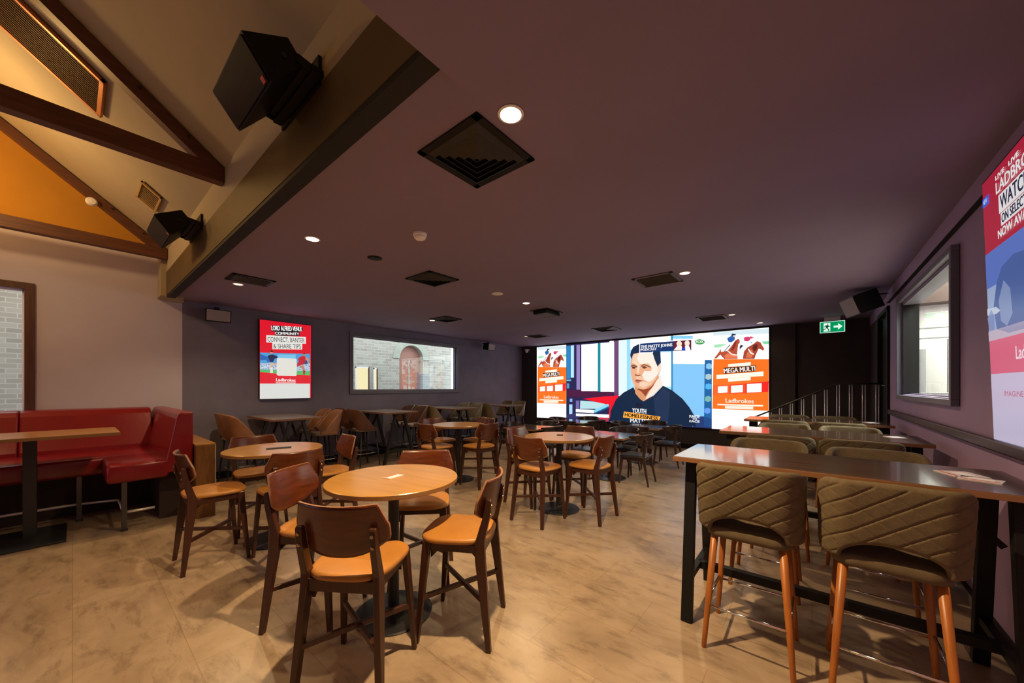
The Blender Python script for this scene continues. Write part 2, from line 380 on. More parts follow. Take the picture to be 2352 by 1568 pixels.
# flat screen graphics: (layer, colour, outline in metres on the screen); text: (layer, colour, string, baseline start, baseline end, cap top, bold)
VIDEO=[(1,'2a78b4',[(1.18,2.335),(1.18,1.287),(1.319,1.285),(1.319,2.335)]),
(1,'a8d4e8',[(1.33,2.335),(1.33,1.325),(1.445,1.324),(1.445,2.335)]),
(1,'8a78b0',[(1.535,2.335),(1.535,0.943),(1.658,0.944),(1.658,2.335)]),
(1,'dadcda',[(1.707,2.335),(1.707,0.901),(2.255,0.904),(2.255,2.334)]),
(1,'1f7f8c',[(2.255,2.334),(2.255,0.889),(2.346,0.89),(2.346,2.334)]),
(1,'dcdad2',[(2.346,2.334),(2.346,0.882),(2.772,0.886),(2.772,2.334)]),
(1,'5d3f6c',[(2.772,2.334),(2.772,0.745),(2.894,0.747),(2.894,2.334)]),
(1,'5fa8cc',[(1.18,1.267),(1.18,1.214),(1.342,1.213),(1.342,1.265)]),
(1,'4c8ac0',[(1.191,1.145),(1.191,0.983),(1.277,0.983),(1.277,1.144)]),
(1,'7f9fd8',[(1.295,0.66),(1.295,0.559),(1.388,0.561),(1.388,0.662)]),
(1,'9cc8ea',[(1.272,0.477),(1.272,0.164),(1.388,0.169),(1.388,0.481)]),
(1,'471c3c',[(1.18,0.942),(1.18,0.718),(1.791,0.699),(2.894,0.784),(2.894,0.894)]),
(2,'e0182a',[(1.758,0.665),(2.464,0.749),(2.763,0.763),(2.894,0.802),(2.894,0.121),(2.605,0.105),(2.629,0.499),(2.363,0.548)]),
(1,'a9cdd2',[(1.669,0.608),(1.658,0.35),(2.464,0.381),(2.605,0.517),(2.092,0.589)]),
(3,'7cc6e0',[(2.124,0.333),(2.585,0.535),(2.621,0.471),(2.138,0.249)]),
(3,'205a88',[(2.138,0.249),(2.621,0.471),(2.615,0.424),(2.176,0.226)]),
(1,'6d5e9c',[(1.513,0.604),(1.513,0.345),(1.636,0.35),(1.636,0.607)]),
(2,'33325e',[(1.18,0.149),(1.501,0.205),(2.301,0.089),(2.301,0.032),(1.18,0.048)]),
(4,'e6e6e2',[(1.513,0.335),(1.513,0.245),(2.124,0.237),(2.124,0.339)]),
(4,'e6e6e2',[(1.519,0.202),(1.519,0.122),(2.615,0.125),(2.615,0.218)]),
(3,'b8324c',[(2.291,0.13),(2.28,0.002),(2.595,0.02),(2.609,0.124)]),
(1,'d8d8d4',[(2.628,2.37),(2.628,0.881),(2.757,0.882),(2.757,2.37)]),
(1,'6a4468',[(2.757,2.37),(2.757,0.841),(2.908,0.843),(2.908,2.37)]),
(1,'cfe0e4',[(2.908,2.37),(2.908,0.763),(3.196,0.768),(3.196,2.37)]),
(2,'8cc8e4',[(3.151,2.37),(3.151,0.767),(3.252,0.768),(3.252,2.37)]),
(1,'9fd0e8',[(3.196,2.37),(3.196,0.768),(4.386,0.786),(4.386,2.37)]),
(2,'dcdcd2',[(3.252,2.37),(3.252,2.08),(4.334,2.009),(4.334,2.37)]),
(2,'d6dcde',[(4.05,1.953),(4.05,1.041),(4.355,1.041),(4.355,1.935)]),
(3,'3f84ae',[(4.348,2.37),(4.348,0.603),(4.395,0.604),(4.395,2.37)]),
(1,'e0dccf',[(4.395,2.37),(4.395,1.623),(5.149,1.593),(5.149,2.37)]),
(2,'7fc0e6',[(4.334,2.37),(4.334,2.292),(4.871,2.247),(4.871,2.326)]),
(1,'79b6e2',[(4.395,1.641),(4.395,0.423),(4.871,0.019),(5.149,0.038),(5.149,1.593)]),
(2,'dcdcd4',[(5.149,2.37),(5.149,1.696),(5.3,1.687),(5.3,2.37)]),
(2,'1f5c96',[(5.144,1.696),(5.126,0.037),(5.3,0.025),(5.3,1.687)]),
(3,'7fb4d8',[(5.18,1.591),(5.172,1.497),(5.234,1.46),(5.3,1.484),(5.3,1.578),(5.25,1.614)]),
(3,'9fb8b8',[(5.165,1.333),(5.157,1.238),(5.219,1.203),(5.288,1.228),(5.295,1.322),(5.234,1.357)]),
(3,'4aa8e0',[(5.165,1.092),(5.157,0.997),(5.219,0.962),(5.288,0.988),(5.295,1.082),(5.234,1.117)]),
(3,'6fa8a0',[(5.157,0.781),(5.149,0.686),(5.211,0.653),(5.28,0.68),(5.288,0.775),(5.226,0.808)]),
(3,'5c90e0',[(5.141,0.487),(5.133,0.392),(5.196,0.36),(5.265,0.389),(5.272,0.483),(5.211,0.515)]),
(2,'24386c',[(4.871,0.266),(4.871,0.019),(5.3,0.025),(5.3,0.238),(5.11,0.295)]),
(4,'16263e',[(2.628,0),(2.667,0.333),(2.831,0.671),(3.049,0.864),(3.341,1.019),(3.449,0.801),(3.623,0.625),(3.868,0.759),(4.144,1.06),(4.369,0.941),(4.624,0.727),(4.79,0.509),(4.896,0.32),(4.952,0.033)]),
(5,'22304c',[(3.904,0.704),(4.144,1.004),(4.317,0.895),(4.299,0.419),(4.264,0.014),(4.014,0),(3.923,0.404)]),
(5,'1d1c33',[(3.41,0.596),(3.604,0.544),(3.585,0.448),(3.391,0.46)]),
(5,'c98a62',[(3.371,1.062),(3.395,0.848),(3.527,0.696),(3.623,0.631),(3.868,0.778),(4.137,1.06),(4.014,1.34),(3.488,1.158)]),
(6,'e3d2c4',[(3.756,0.852),(3.661,0.679),(3.868,0.787),(4.137,1.064),(4.086,1.338),(3.996,1.228)]),
(6,'8a4228',[(3.449,0.955),(3.556,0.908),(3.68,0.766),(3.756,0.909),(3.904,1.06),(3.996,1.34),(3.642,1.157)]),
(7,'d9a07c',[(3.302,1.98),(3.272,1.805),(3.256,1.552),(3.276,1.355),(3.321,1.179),(3.375,1.062),(3.488,0.984),(3.623,0.956),(3.756,0.994),(3.904,1.117),(3.996,1.303),(4.095,1.468),(4.095,1.644),(4.014,1.657),(3.96,1.903),(3.756,1.99),(3.449,2.009)]),
(8,'e4d8cc',[(3.488,1.968),(3.449,1.797),(3.527,1.658),(3.756,1.668),(3.849,1.551),(3.83,1.457),(3.642,1.462),(3.585,1.349),(3.642,1.233),(3.756,1.156),(3.868,1.211),(3.996,1.359),(4.09,1.468),(4.09,1.626),(4.014,1.545),(3.923,1.755),(3.877,1.954)]),
(8,'dfbfa6',[(3.321,1.803),(3.302,1.706),(3.44,1.652),(3.527,1.648),(3.508,1.736),(3.449,1.797),(3.488,1.959),(3.351,1.947)]),
(8,'dcb496',[(3.488,1.37),(3.41,1.314),(3.43,1.255),(3.623,1.214),(3.756,1.156),(3.642,1.023),(3.527,1.004),(3.756,1.004),(3.886,1.155),(3.996,1.34),(3.868,1.221),(3.756,1.165),(3.642,1.243)]),
(8,'dfbfa6',[(3.527,1.158),(3.508,1.061),(3.604,1.023),(3.718,1.061),(3.756,1.137),(3.642,1.176)]),
(8,'e0c4ae',[(3.42,1.779),(3.351,1.704),(3.449,1.623),(3.44,1.429),(3.488,1.39),(3.527,1.62)]),
(9,'1c2a46',[(3.252,1.924),(3.272,2.04),(3.341,2.152),(3.488,2.215),(3.756,2.227),(3.996,2.162),(4.077,1.97),(4.09,1.672),(4.005,1.568),(3.932,1.754),(3.868,1.955),(3.527,1.981),(3.341,1.954),(3.282,1.805)]),
(9,'7a4a38',[(3.276,1.645),(3.351,1.655),(3.459,1.603),(3.453,1.564),(3.351,1.607),(3.282,1.59)]),
(9,'8a5a44',[(3.556,1.618),(3.642,1.663),(3.83,1.58),(3.812,1.548),(3.652,1.622),(3.57,1.58)]),
(9,'4a2c34',[(3.302,1.589),(3.361,1.597),(3.42,1.566),(3.371,1.538),(3.312,1.546)]),
(9,'5e3c38',[(3.585,1.589),(3.652,1.605),(3.727,1.564),(3.661,1.529),(3.6,1.544)]),
(9,'a05c48',[(3.375,1.373),(3.4,1.392),(3.449,1.361),(3.543,1.365),(3.537,1.335),(3.44,1.329),(3.383,1.343)]),
(9,'b4685a',[(3.375,1.221),(3.449,1.236),(3.614,1.205),(3.527,1.167),(3.479,1.135),(3.42,1.149)]),
(10,'5e2428',[(3.381,1.221),(3.449,1.216),(3.614,1.203),(3.449,1.193)]),
(8,'c8825e',[(3.68,1.023),(3.83,1.08),(3.923,1.192),(3.941,1.154),(3.868,1.061),(3.756,0.985)]),
(9,'e6c8b4',[(4.014,1.601),(4.077,1.664),(4.095,1.635),(4.086,1.487),(4.023,1.377),(3.996,1.452)]),
(11,'e8e8e8',[(3.512,2.244),(3.512,1.959),(3.882,1.952),(3.882,2.001),(4.855,1.936),(4.855,2.239)]),
(12,'1c3264',[(3.531,2.227),(3.531,1.977),(3.868,1.968),(3.868,1.987),(4.839,1.951),(4.839,2.223)]),
(13,'5c2030',[(4.421,2.212),(4.404,2.059),(4.455,1.974),(4.831,1.95),(4.831,2.215),(4.472,2.226)]),
(14,'e8cfc0',[(4.613,2.143),(4.61,2.167),(4.601,2.188),(4.586,2.206),(4.569,2.218),(4.549,2.223),(4.529,2.221),(4.511,2.212),(4.497,2.196),(4.487,2.176),(4.484,2.153),(4.487,2.129),(4.497,2.107),(4.511,2.089),(4.529,2.077),(4.549,2.072),(4.569,2.075),(4.586,2.084),(4.601,2.1),(4.61,2.12)]),
(14,'ecdcd4',[(4.498,2.089),(4.412,1.986),(4.624,1.972),(4.608,2.09)]),
(14,'e8cfc0',[(4.8,2.138),(4.797,2.161),(4.788,2.182),(4.775,2.2),(4.759,2.212),(4.741,2.217),(4.722,2.215),(4.706,2.205),(4.693,2.19),(4.684,2.17),(4.681,2.147),(4.684,2.123),(4.693,2.102),(4.706,2.084),(4.722,2.072),(4.741,2.067),(4.759,2.07),(4.775,2.079),(4.788,2.095),(4.797,2.115)]),
(14,'ece0dc',[(4.691,2.084),(4.699,1.958),(4.826,1.95),(4.782,2.077)]),
(15,'2438b0',[(4.616,2.044),(4.608,1.964),(4.704,1.958),(4.691,2.039)]),
(11,'e8f0e4',[(5.165,2.144),(5.158,2.17),(5.139,2.195),(5.11,2.216),(5.073,2.231),(5.031,2.238),(4.99,2.238),(4.952,2.229),(4.922,2.213),(4.902,2.191),(4.896,2.165),(4.902,2.139),(4.922,2.114),(4.952,2.093),(4.99,2.078),(5.031,2.071),(5.073,2.072),(5.11,2.081),(5.139,2.097),(5.158,2.119)]),
(12,'2f8a3c',[(5.147,2.145),(5.142,2.166),(5.125,2.186),(5.1,2.202),(5.067,2.214),(5.031,2.221),(4.995,2.221),(4.962,2.214),(4.936,2.201),(4.919,2.184),(4.913,2.164),(4.919,2.143),(4.936,2.123),(4.962,2.106),(4.995,2.094),(5.031,2.088),(5.067,2.089),(5.1,2.096),(5.125,2.108),(5.142,2.126)]),
(6,'f0a040',[(3.07,0.33),(3.039,0.158),(4.029,0.099),(4.079,0.232)])]
VIDEO_TEXT=[(7,'f4f4f4','YOUTH',(3.308,0.309),(3.695,0.296),(3.316,0.434),1),(8,'101010','HOMELESSNESS',(3.094,0.193),(4.005,0.127),(3.102,0.292),1),(7,'f4f4f4','MATTERS',(3.256,0.032),(3.868,0.04),(3.264,0.139),1),(15,'f4f4f4','THE MATTY JOHNS',(3.556,2.095),(4.378,2.094),(3.556,2.172),1),(15,'f4f4f4','PODCAST',(3.556,2.022),(3.978,2.018),(3.556,2.083),1),(14,'f4f4f4','FOX',(4.944,2.126),(5.118,2.12),(4.944,2.197),1),(7,'f4f4f4','FACE',(4.798,0.24),(5.028,0.246),(4.798,0.311),1),(7,'f4f4f4','TO',(4.863,0.195),(4.968,0.197),(4.863,0.233),1),(7,'f4f4f4','FACE',(4.798,0.127),(5.028,0.134),(4.798,0.18),1)]
PANEL=[(1,'dcdeda',[(0.03,2.37),(0.038,1.71),(1.15,1.655),(1.15,2.353)]),
(2,'9ad0a8',[(0.051,2.059),(0.055,1.989),(0.184,1.985),(0.327,2.056),(0.184,2.071)]),
(2,'7cc49a',[(1.013,2.065),(1.055,2.001),(1.15,1.994),(1.15,2.062)]),
(2,'c4d4da',[(0.03,2.37),(0.032,2.281),(1.15,2.231),(1.15,2.353)]),
(3,'a84a34',[(0.046,1.728),(0.103,1.799),(0.168,1.895),(0.184,1.967),(0.203,1.875),(0.327,1.894),(0.397,1.97),(0.497,2.124),(0.543,2.161),(0.581,2.152),(0.592,2.072),(0.558,2.035),(0.546,1.933),(0.535,1.81),(0.546,1.691),(0.264,1.703),(0.184,1.812),(0.103,1.718)]),
(4,'d8704c',[(0.264,1.772),(0.342,1.839),(0.467,1.778),(0.543,1.756),(0.543,1.703),(0.295,1.716)]),
(4,'7c2c24',[(0.49,2.115),(0.528,2.13),(0.497,1.972),(0.436,1.887),(0.405,1.907),(0.451,2.011)]),
(4,'e8d8d0',[(0.327,1.894),(0.342,1.908),(0.436,1.816),(0.543,1.788),(0.54,1.765),(0.42,1.784)]),
(5,'2c5a9c',[(0.327,2.197),(0.405,2.239),(0.43,2.296),(0.509,2.283),(0.497,2.213),(0.485,2.142),(0.42,2.089),(0.358,2.104)]),
(6,'18243c',[(0.43,2.296),(0.509,2.283),(0.503,2.253),(0.433,2.254)]),
(6,'dcb8a8',[(0.454,2.254),(0.5,2.253),(0.494,2.204),(0.463,2.207)]),
(5,'e4e4e8',[(0.389,2.091),(0.436,2.098),(0.311,1.931),(0.26,1.877),(0.241,1.885),(0.327,2.02)]),
(5,'26324a',[(0.377,2.035),(0.402,2.033),(0.283,1.888),(0.26,1.884)]),
(3,'9c4230',[(0.649,1.685),(0.671,1.855),(0.738,1.947),(0.855,2.017),(0.927,2.08),(0.996,2.044),(1.027,1.969),(1.063,1.898),(1.044,1.845),(1.001,1.886),(0.959,1.902),(0.927,1.822),(0.901,1.754),(0.877,1.674)]),
(4,'c86a48',[(0.708,1.712),(0.738,1.833),(0.826,1.897),(0.855,1.791),(0.826,1.697)]),
(4,'5c241c',[(0.855,1.999),(0.941,2.01),(0.927,1.89),(0.869,1.842),(0.84,1.914)]),
(5,'e8e0dc',[(0.753,1.902),(0.767,1.918),(0.811,1.829),(0.869,1.79),(0.862,1.77),(0.797,1.809)]),
(5,'c03a64',[(0.667,2.18),(0.738,2.2),(0.797,2.178),(0.794,2.117),(0.753,2.085),(0.679,2.1)]),
(5,'cc4464',[(0.791,2.213),(0.869,2.157),(0.797,2.139)]),
(5,'dce8ec',[(0.797,2.091),(0.895,2.089),(0.906,2.061),(0.797,1.986),(0.726,2.0)]),
(6,'4c9cb0',[(0.808,2.069),(0.855,2.072),(0.811,2.029)]),
(5,'e4e4e8',[(0.679,2.012),(0.716,1.992),(0.619,1.849),(0.581,1.857)]),
(6,'303048',[(0.604,2.018),(0.667,1.996),(0.604,1.93),(0.592,1.877),(0.585,1.966)]),
(1,'ec6a20',[(0.038,1.71),(0.014,0.491),(1.146,0.486),(1.15,1.655)]),
(2,'e04828',[(0.374,1.083),(0.377,0.859),(1.142,0.913),(1.15,1.151)]),
(2,'e65e28',[(0.028,1.075),(0.022,0.836),(0.377,0.859),(0.374,1.083)]),
(3,'e02824',[(0.701,1.108),(0.701,0.88),(1.136,0.913),(1.15,1.156)]),
(4,'e8e4e0',[(0.136,1.033),(0.136,0.883),(0.335,0.896),(0.335,1.047)]),
(4,'eae6e0',[(0.413,1.054),(0.413,0.889),(0.649,0.906),(0.649,1.071)]),
(4,'eeeae8',[(0.732,1.095),(0.732,0.896),(1.013,0.912),(1.015,1.111)]),
(3,'ebe4d4',[(0.35,1.569),(0.35,1.508),(0.805,1.519),(0.805,1.603)]),
(3,'50240c',[(0.254,1.489),(0.254,1.341),(0.91,1.388),(0.907,1.529)]),
(3,'ebe4d4',[(0.103,1.319),(0.103,1.22),(1.049,1.275),(1.049,1.379)]),
(3,'ebe4d4',[(0.35,1.231),(0.35,1.152),(0.804,1.182),(0.804,1.258)]),
(3,'ebe4d4',[(0.12,0.616),(0.12,0.583),(1.041,0.581),(1.041,0.615)]),
(3,'e8dcc8',[(0.283,0.574),(0.283,0.505),(0.855,0.506),(0.855,0.575)]),
(1,'d8d8d8',[(0.014,0.491),(0.005,0.0),(1.143,0),(1.146,0.486)])]
PANEL_TEXT=[(5,'f8f4f0','MEGA MULTI',(0.267,1.355),(0.895,1.402),(0.267,1.467),1),(5,'f4ecdc','Ladbrokes',(0.298,0.654),(0.864,0.648),(0.302,0.755),1)]
POSTER=[(1,'e0182c',[(0.005,1.455),(0.001,0.281),(0.86,0.288),(0.86,1.448)]),
(1,'dcdcd8',[(0.001,0.283),(0.001,0),(0.86,0),(0.86,0.288)]),
(2,'4f9cd4',[(0.003,0.848),(0.003,0.494),(0.277,0.47),(0.86,0.452),(0.86,0.885)]),
(3,'2c64b0',[(0.003,0.825),(0.003,0.707),(0.163,0.727),(0.287,0.812),(0.116,0.779)]),
(3,'7cc0e8',[(0.287,0.834),(0.287,0.768),(0.599,0.77),(0.599,0.855)]),
(3,'b8c8dc',[(0.003,0.654),(0.003,0.542),(0.277,0.547),(0.277,0.668)]),
(3,'b0c4d8',[(0.599,0.684),(0.599,0.531),(0.86,0.54),(0.86,0.698)]),
(4,'6c80b8',[(0.01,0.642),(0.01,0.627),(0.023,0.627),(0.023,0.642)]),
(4,'e4e8ec',[(0.071,0.605),(0.071,0.59),(0.085,0.59),(0.085,0.606)]),
(4,'48609c',[(0.134,0.568),(0.134,0.553),(0.148,0.553),(0.148,0.568)]),
(4,'6c80b8',[(0.197,0.623),(0.197,0.607),(0.211,0.608),(0.211,0.623)]),
(4,'e4e8ec',[(0.261,0.585),(0.261,0.57),(0.276,0.57),(0.276,0.585)]),
(4,'48609c',[(0.06,0.628),(0.06,0.613),(0.074,0.614),(0.074,0.629)]),
(4,'6c80b8',[(0.122,0.591),(0.122,0.576),(0.136,0.576),(0.136,0.592)]),
(4,'e4e8ec',[(0.185,0.646),(0.185,0.631),(0.2,0.631),(0.2,0.647)]),
(4,'48609c',[(0.249,0.609),(0.249,0.593),(0.264,0.594),(0.264,0.609)]),
(4,'6c80b8',[(0.049,0.56),(0.049,0.545),(0.063,0.546),(0.063,0.561)]),
(4,'e4e8ec',[(0.111,0.614),(0.111,0.599),(0.125,0.6),(0.125,0.615)]),
(4,'48609c',[(0.174,0.577),(0.174,0.562),(0.188,0.562),(0.188,0.578)]),
(4,'6c80b8',[(0.238,0.632),(0.238,0.617),(0.252,0.617),(0.252,0.633)]),
(4,'e4e8ec',[(0.038,0.583),(0.038,0.568),(0.052,0.569),(0.052,0.584)]),
(4,'48609c',[(0.1,0.637),(0.1,0.622),(0.114,0.623),(0.114,0.638)]),
(4,'6c80b8',[(0.163,0.6),(0.163,0.585),(0.177,0.586),(0.177,0.601)]),
(4,'e4e8ec',[(0.226,0.563),(0.226,0.547),(0.241,0.548),(0.241,0.563)]),
(4,'48609c',[(0.027,0.606),(0.027,0.591),(0.041,0.592),(0.041,0.607)]),
(4,'6c80b8',[(0.089,0.569),(0.089,0.554),(0.103,0.555),(0.103,0.57)]),
(4,'e4e8ec',[(0.151,0.624),(0.151,0.609),(0.166,0.609),(0.166,0.624)]),
(4,'48609c',[(0.215,0.586),(0.215,0.571),(0.229,0.572),(0.229,0.587)]),
(4,'6c80b8',[(0.016,0.629),(0.016,0.614),(0.03,0.615),(0.03,0.63)]),
(4,'e4e8ec',[(0.078,0.592),(0.078,0.577),(0.092,0.578),(0.092,0.593)]),
(4,'48609c',[(0.14,0.647),(0.14,0.632),(0.154,0.633),(0.154,0.648)]),
(4,'6c80b8',[(0.204,0.61),(0.204,0.594),(0.218,0.595),(0.218,0.61)]),
(4,'e4e8ec',[(0.268,0.572),(0.268,0.557),(0.282,0.557),(0.282,0.573)]),
(4,'6c80b8',[(0.619,0.672),(0.619,0.656),(0.635,0.657),(0.635,0.673)]),
(4,'e4e8ec',[(0.675,0.639),(0.675,0.623),(0.691,0.624),(0.691,0.64)]),
(4,'48609c',[(0.731,0.606),(0.731,0.589),(0.747,0.59),(0.747,0.606)]),
(4,'6c80b8',[(0.788,0.572),(0.788,0.556),(0.805,0.556),(0.805,0.573)]),
(4,'e4e8ec',[(0.846,0.667),(0.846,0.65),(0.863,0.651),(0.863,0.667)]),
(4,'48609c',[(0.672,0.623),(0.672,0.607),(0.688,0.607),(0.688,0.623)]),
(4,'6c80b8',[(0.728,0.589),(0.728,0.573),(0.744,0.574),(0.744,0.59)]),
(4,'e4e8ec',[(0.785,0.556),(0.785,0.539),(0.801,0.54),(0.801,0.556)]),
(4,'48609c',[(0.843,0.65),(0.843,0.634),(0.859,0.634),(0.859,0.651)]),
(4,'6c80b8',[(0.669,0.606),(0.669,0.59),(0.685,0.591),(0.685,0.607)]),
(4,'e4e8ec',[(0.725,0.573),(0.725,0.557),(0.741,0.557),(0.741,0.574)]),
(4,'48609c',[(0.782,0.667),(0.782,0.651),(0.798,0.652),(0.798,0.668)]),
(4,'6c80b8',[(0.84,0.634),(0.84,0.617),(0.856,0.618),(0.856,0.634)]),
(4,'e4e8ec',[(0.666,0.59),(0.666,0.574),(0.681,0.575),(0.681,0.591)]),
(4,'48609c',[(0.722,0.557),(0.722,0.541),(0.738,0.541),(0.738,0.557)]),
(4,'6c80b8',[(0.779,0.651),(0.779,0.634),(0.795,0.635),(0.795,0.651)]),
(4,'e4e8ec',[(0.836,0.617),(0.836,0.601),(0.853,0.601),(0.853,0.618)]),
(4,'48609c',[(0.662,0.574),(0.662,0.558),(0.678,0.559),(0.678,0.575)]),
(4,'6c80b8',[(0.719,0.667),(0.719,0.651),(0.735,0.652),(0.735,0.668)]),
(4,'e4e8ec',[(0.775,0.634),(0.775,0.618),(0.792,0.619),(0.792,0.635)]),
(3,'5cb868',[(0.003,0.539),(0.003,0.494),(0.277,0.47),(0.619,0.451),(0.86,0.452),(0.86,0.534),(0.277,0.542)]),
(4,'e0182c',[(0.001,0.494),(0.001,0.451),(0.86,0.428),(0.86,0.452),(0.277,0.468)]),
(6,'22284e',[(0.12,0.79),(0.163,0.82),(0.21,0.828),(0.287,0.79),(0.292,0.762),(0.239,0.754),(0.21,0.686),(0.163,0.684),(0.144,0.748)]),
(6,'c89070',[(0.163,0.874),(0.205,0.883),(0.208,0.834),(0.172,0.824)]),
(7,'181820',[(0.161,0.879),(0.182,0.903),(0.21,0.894),(0.208,0.87)]),
(6,'3c60b0',[(0.12,0.747),(0.163,0.727),(0.201,0.686),(0.125,0.677),(0.102,0.713)]),
(6,'d8a888',[(0.135,0.677),(0.268,0.668),(0.268,0.635),(0.21,0.643)]),
(6,'e0dcd4',[(0.163,0.586),(0.205,0.588),(0.21,0.479),(0.163,0.478)]),
(6,'d8b090',[(0.163,0.641),(0.205,0.643),(0.205,0.583),(0.167,0.581)]),
(6,'c42434',[(0.661,0.802),(0.714,0.835),(0.773,0.827),(0.779,0.752),(0.746,0.669),(0.693,0.655),(0.619,0.611),(0.625,0.686),(0.661,0.722),(0.63,0.755)]),
(6,'b87c5c',[(0.725,0.876),(0.773,0.879),(0.773,0.827),(0.736,0.821)]),
(7,'301818',[(0.723,0.876),(0.752,0.903),(0.779,0.88)]),
(6,'c88c6c',[(0.773,0.821),(0.844,0.779),(0.839,0.697),(0.811,0.66),(0.817,0.742),(0.773,0.763)]),
(6,'c08060',[(0.661,0.642),(0.736,0.645),(0.768,0.565),(0.736,0.547),(0.693,0.609)]),
(6,'b01c2c',[(0.727,0.547),(0.777,0.554),(0.757,0.455),(0.736,0.46)]),
(6,'3c4c78',[(0.736,0.726),(0.8,0.753),(0.822,0.684),(0.757,0.669)]),
(8,'e2dfd6',[(0.273,0.761),(0.27,0.453),(0.287,0.435),(0.604,0.436),(0.614,0.457),(0.614,0.759),(0.599,0.773),(0.287,0.768)]),
(3,'20141c',[(0.18,1.37),(0.18,1.261),(0.243,1.263),(0.243,1.183),(0.668,1.225),(0.668,1.314),(0.727,1.317),(0.727,1.396)]),
(5,'e6e4de',[(0.102,1.177),(0.102,1.043),(0.199,1.048),(0.199,0.926),(0.716,0.961),(0.716,1.078),(0.784,1.082),(0.784,1.217)]),
(3,'f0f0ec',[(0.258,0.303),(0.258,0.292),(0.599,0.292),(0.599,0.304)])]
POSTER_TEXT=[(5,'f4f4f0','LORD ALFRED VENUE',(0.187,1.278),(0.714,1.323),(0.187,1.365),1),(5,'f4f4f0','COMMUNITY',(0.248,1.204),(0.661,1.236),(0.248,1.256),1),(7,'20242c','CONNECT, BANTER',(0.123,1.062),(0.759,1.101),(0.123,1.151),0),(7,'20242c','& SHARE TIPS',(0.218,0.943),(0.691,0.975),(0.218,1.03),0),(5,'f4f0ec','Ladbrokes',(0.262,0.327),(0.594,0.322),(0.264,0.388),1)]
# ---------------------------------------------------------------- the room shell
XL, XR, YB, YF = -7.85, 0.89, 10.05, -5.3      # left, right, back (screen) and front walls
ZC = 2.97                                        # main ceiling
def slab_with_holes(mb, axis, a0, a1, u0, u1, z0, z1, holes, m):
    """wall slab between a0..a1 on its normal axis, u0..u1 along it; holes = (u0, u1, z0, z1)"""
    def put(ua, ub, za, zb):
        if ub - ua < 1e-4 or zb - za < 1e-4: return
        if axis == 'x': mb.box(a0, a1, ua, ub, za, zb, m)
        else: mb.box(ua, ub, a0, a1, za, zb, m)
    u = u0
    for h in sorted(holes):
        put(u, h[0], z0, z1); put(h[0], h[1], z0, h[2]); put(h[0], h[1], h[3], z1); u = h[1]
    put(u, u1, z0, z1)

b = MB(); b.box(XL - 0.3, 4.6, YF - 0.2, 11.2, -0.12, 0, 'floor'); struct(b, 'floor')
b = MB()
slab_with_holes(b, 'x', XL - 0.16, XL, YF, 1.13, 0, 3.62, [(-1.75, -0.40, 1.10, 2.84)], 'white_wall')
b.box(XL - 0.16, XL, YF, 1.13, 3.62, 6.6, 'gable_glow')
slab_with_holes(b, 'x', XL - 0.16, XL, 1.13, YB + 0.2, 0, 3.3, [(3.96, 7.02, 1.50, 2.71)], 'dark_wall')
struct(b, 'wall_left')
b = MB(); b.box(XL, -0.28, YB, YB + 0.2, 0, 3.3, 'back_wall'); b.box(-0.28, 2.0, YB + 0.10, YB + 0.3, 0, 3.3, 'back_wall')
struct(b, 'wall_back')
b = MB(); slab_with_holes(b, 'x', XR, XR + 0.14, YF, 7.72, 0, 3.3, [(4.45, 6.72, 1.48, 2.62)], 'right_wall')
b.box(XR, XR + 0.14, 7.72, 11.0, 2.78, 3.3, 'right_wall'); b.box(XR, XR + 0.14, 8.78, 11.0, 0, 2.78, 'back_wall'); b.box(XR, XR + 0.14, 7.72, 8.78, 0, 0.6, 'back_wall')
struct(b, 'wall_right')
b = MB(); b.box(XL, 1.0, YF - 0.2, YF, 0, 6.6, 'white_wall'); struct(b, 'wall_front')
# ceiling: flat plum-grey part, lowered part over the camera, and the cream slopes of the high roof
b = MB(); b.box(XL - 0.1, XR + 0.14, 0.93, YB + 0.3, ZC, ZC + 0.1, 'ceiling'); struct(b, 'ceiling')
b = MB(); b.box(-1.20, XR, YF, 1.22, 2.90, 2.99, 'ceiling'); b.box(-1.20, -1.12, YF, 0.9, 2.98, 6.6, 'tan'); struct(b, 'ceiling')
SL = 0.80                                       # rise per metre of the roof slopes
ridge = -2.2; ze = 3.61; zr = ze + (0.9 - ridge) * SL
b = MB()
def roof(y0, z0, y1, z1):
    f = lambda u, v, k: (-7.85 if k == 0 else -1.16, u, v)
    b.prism([(y0, z0), (y1, z1), (y1, z1 + 0.12), (y0, z0 + 0.12)], f, 'tan')
roof(0.92, ze, ridge, zr); roof(ridge, zr, YF, zr - (ridge - YF) * SL); struct(b, 'ceiling')
# cream strip above the olive beam, the pier at its left end and the beam itself
b = MB(); b.box(-7.85, -1.15, 0.905, 1.02, 3.28, 3.68, 'tan'); b.box(-7.85, -7.50, 0.84, 1.10, 2.945, 3.62, 'tan'); struct(b, 'trim_1')
b = MB(); b.box(-7.50, -1.20, 0.90, 1.00, 2.955, 3.30, 'olive'); struct(b, 'trim_2')
b = MB(); b.box(-7.50, -1.20, 0.905, 1.0, 2.925, 2.955, 'black_soft'); struct(b, 'trim_3')
b = MB(); b.box(-7.85, -7.72, 0.9, 1.13, 2.925, 2.965, 'tan'); struct(b, 'trim_4')
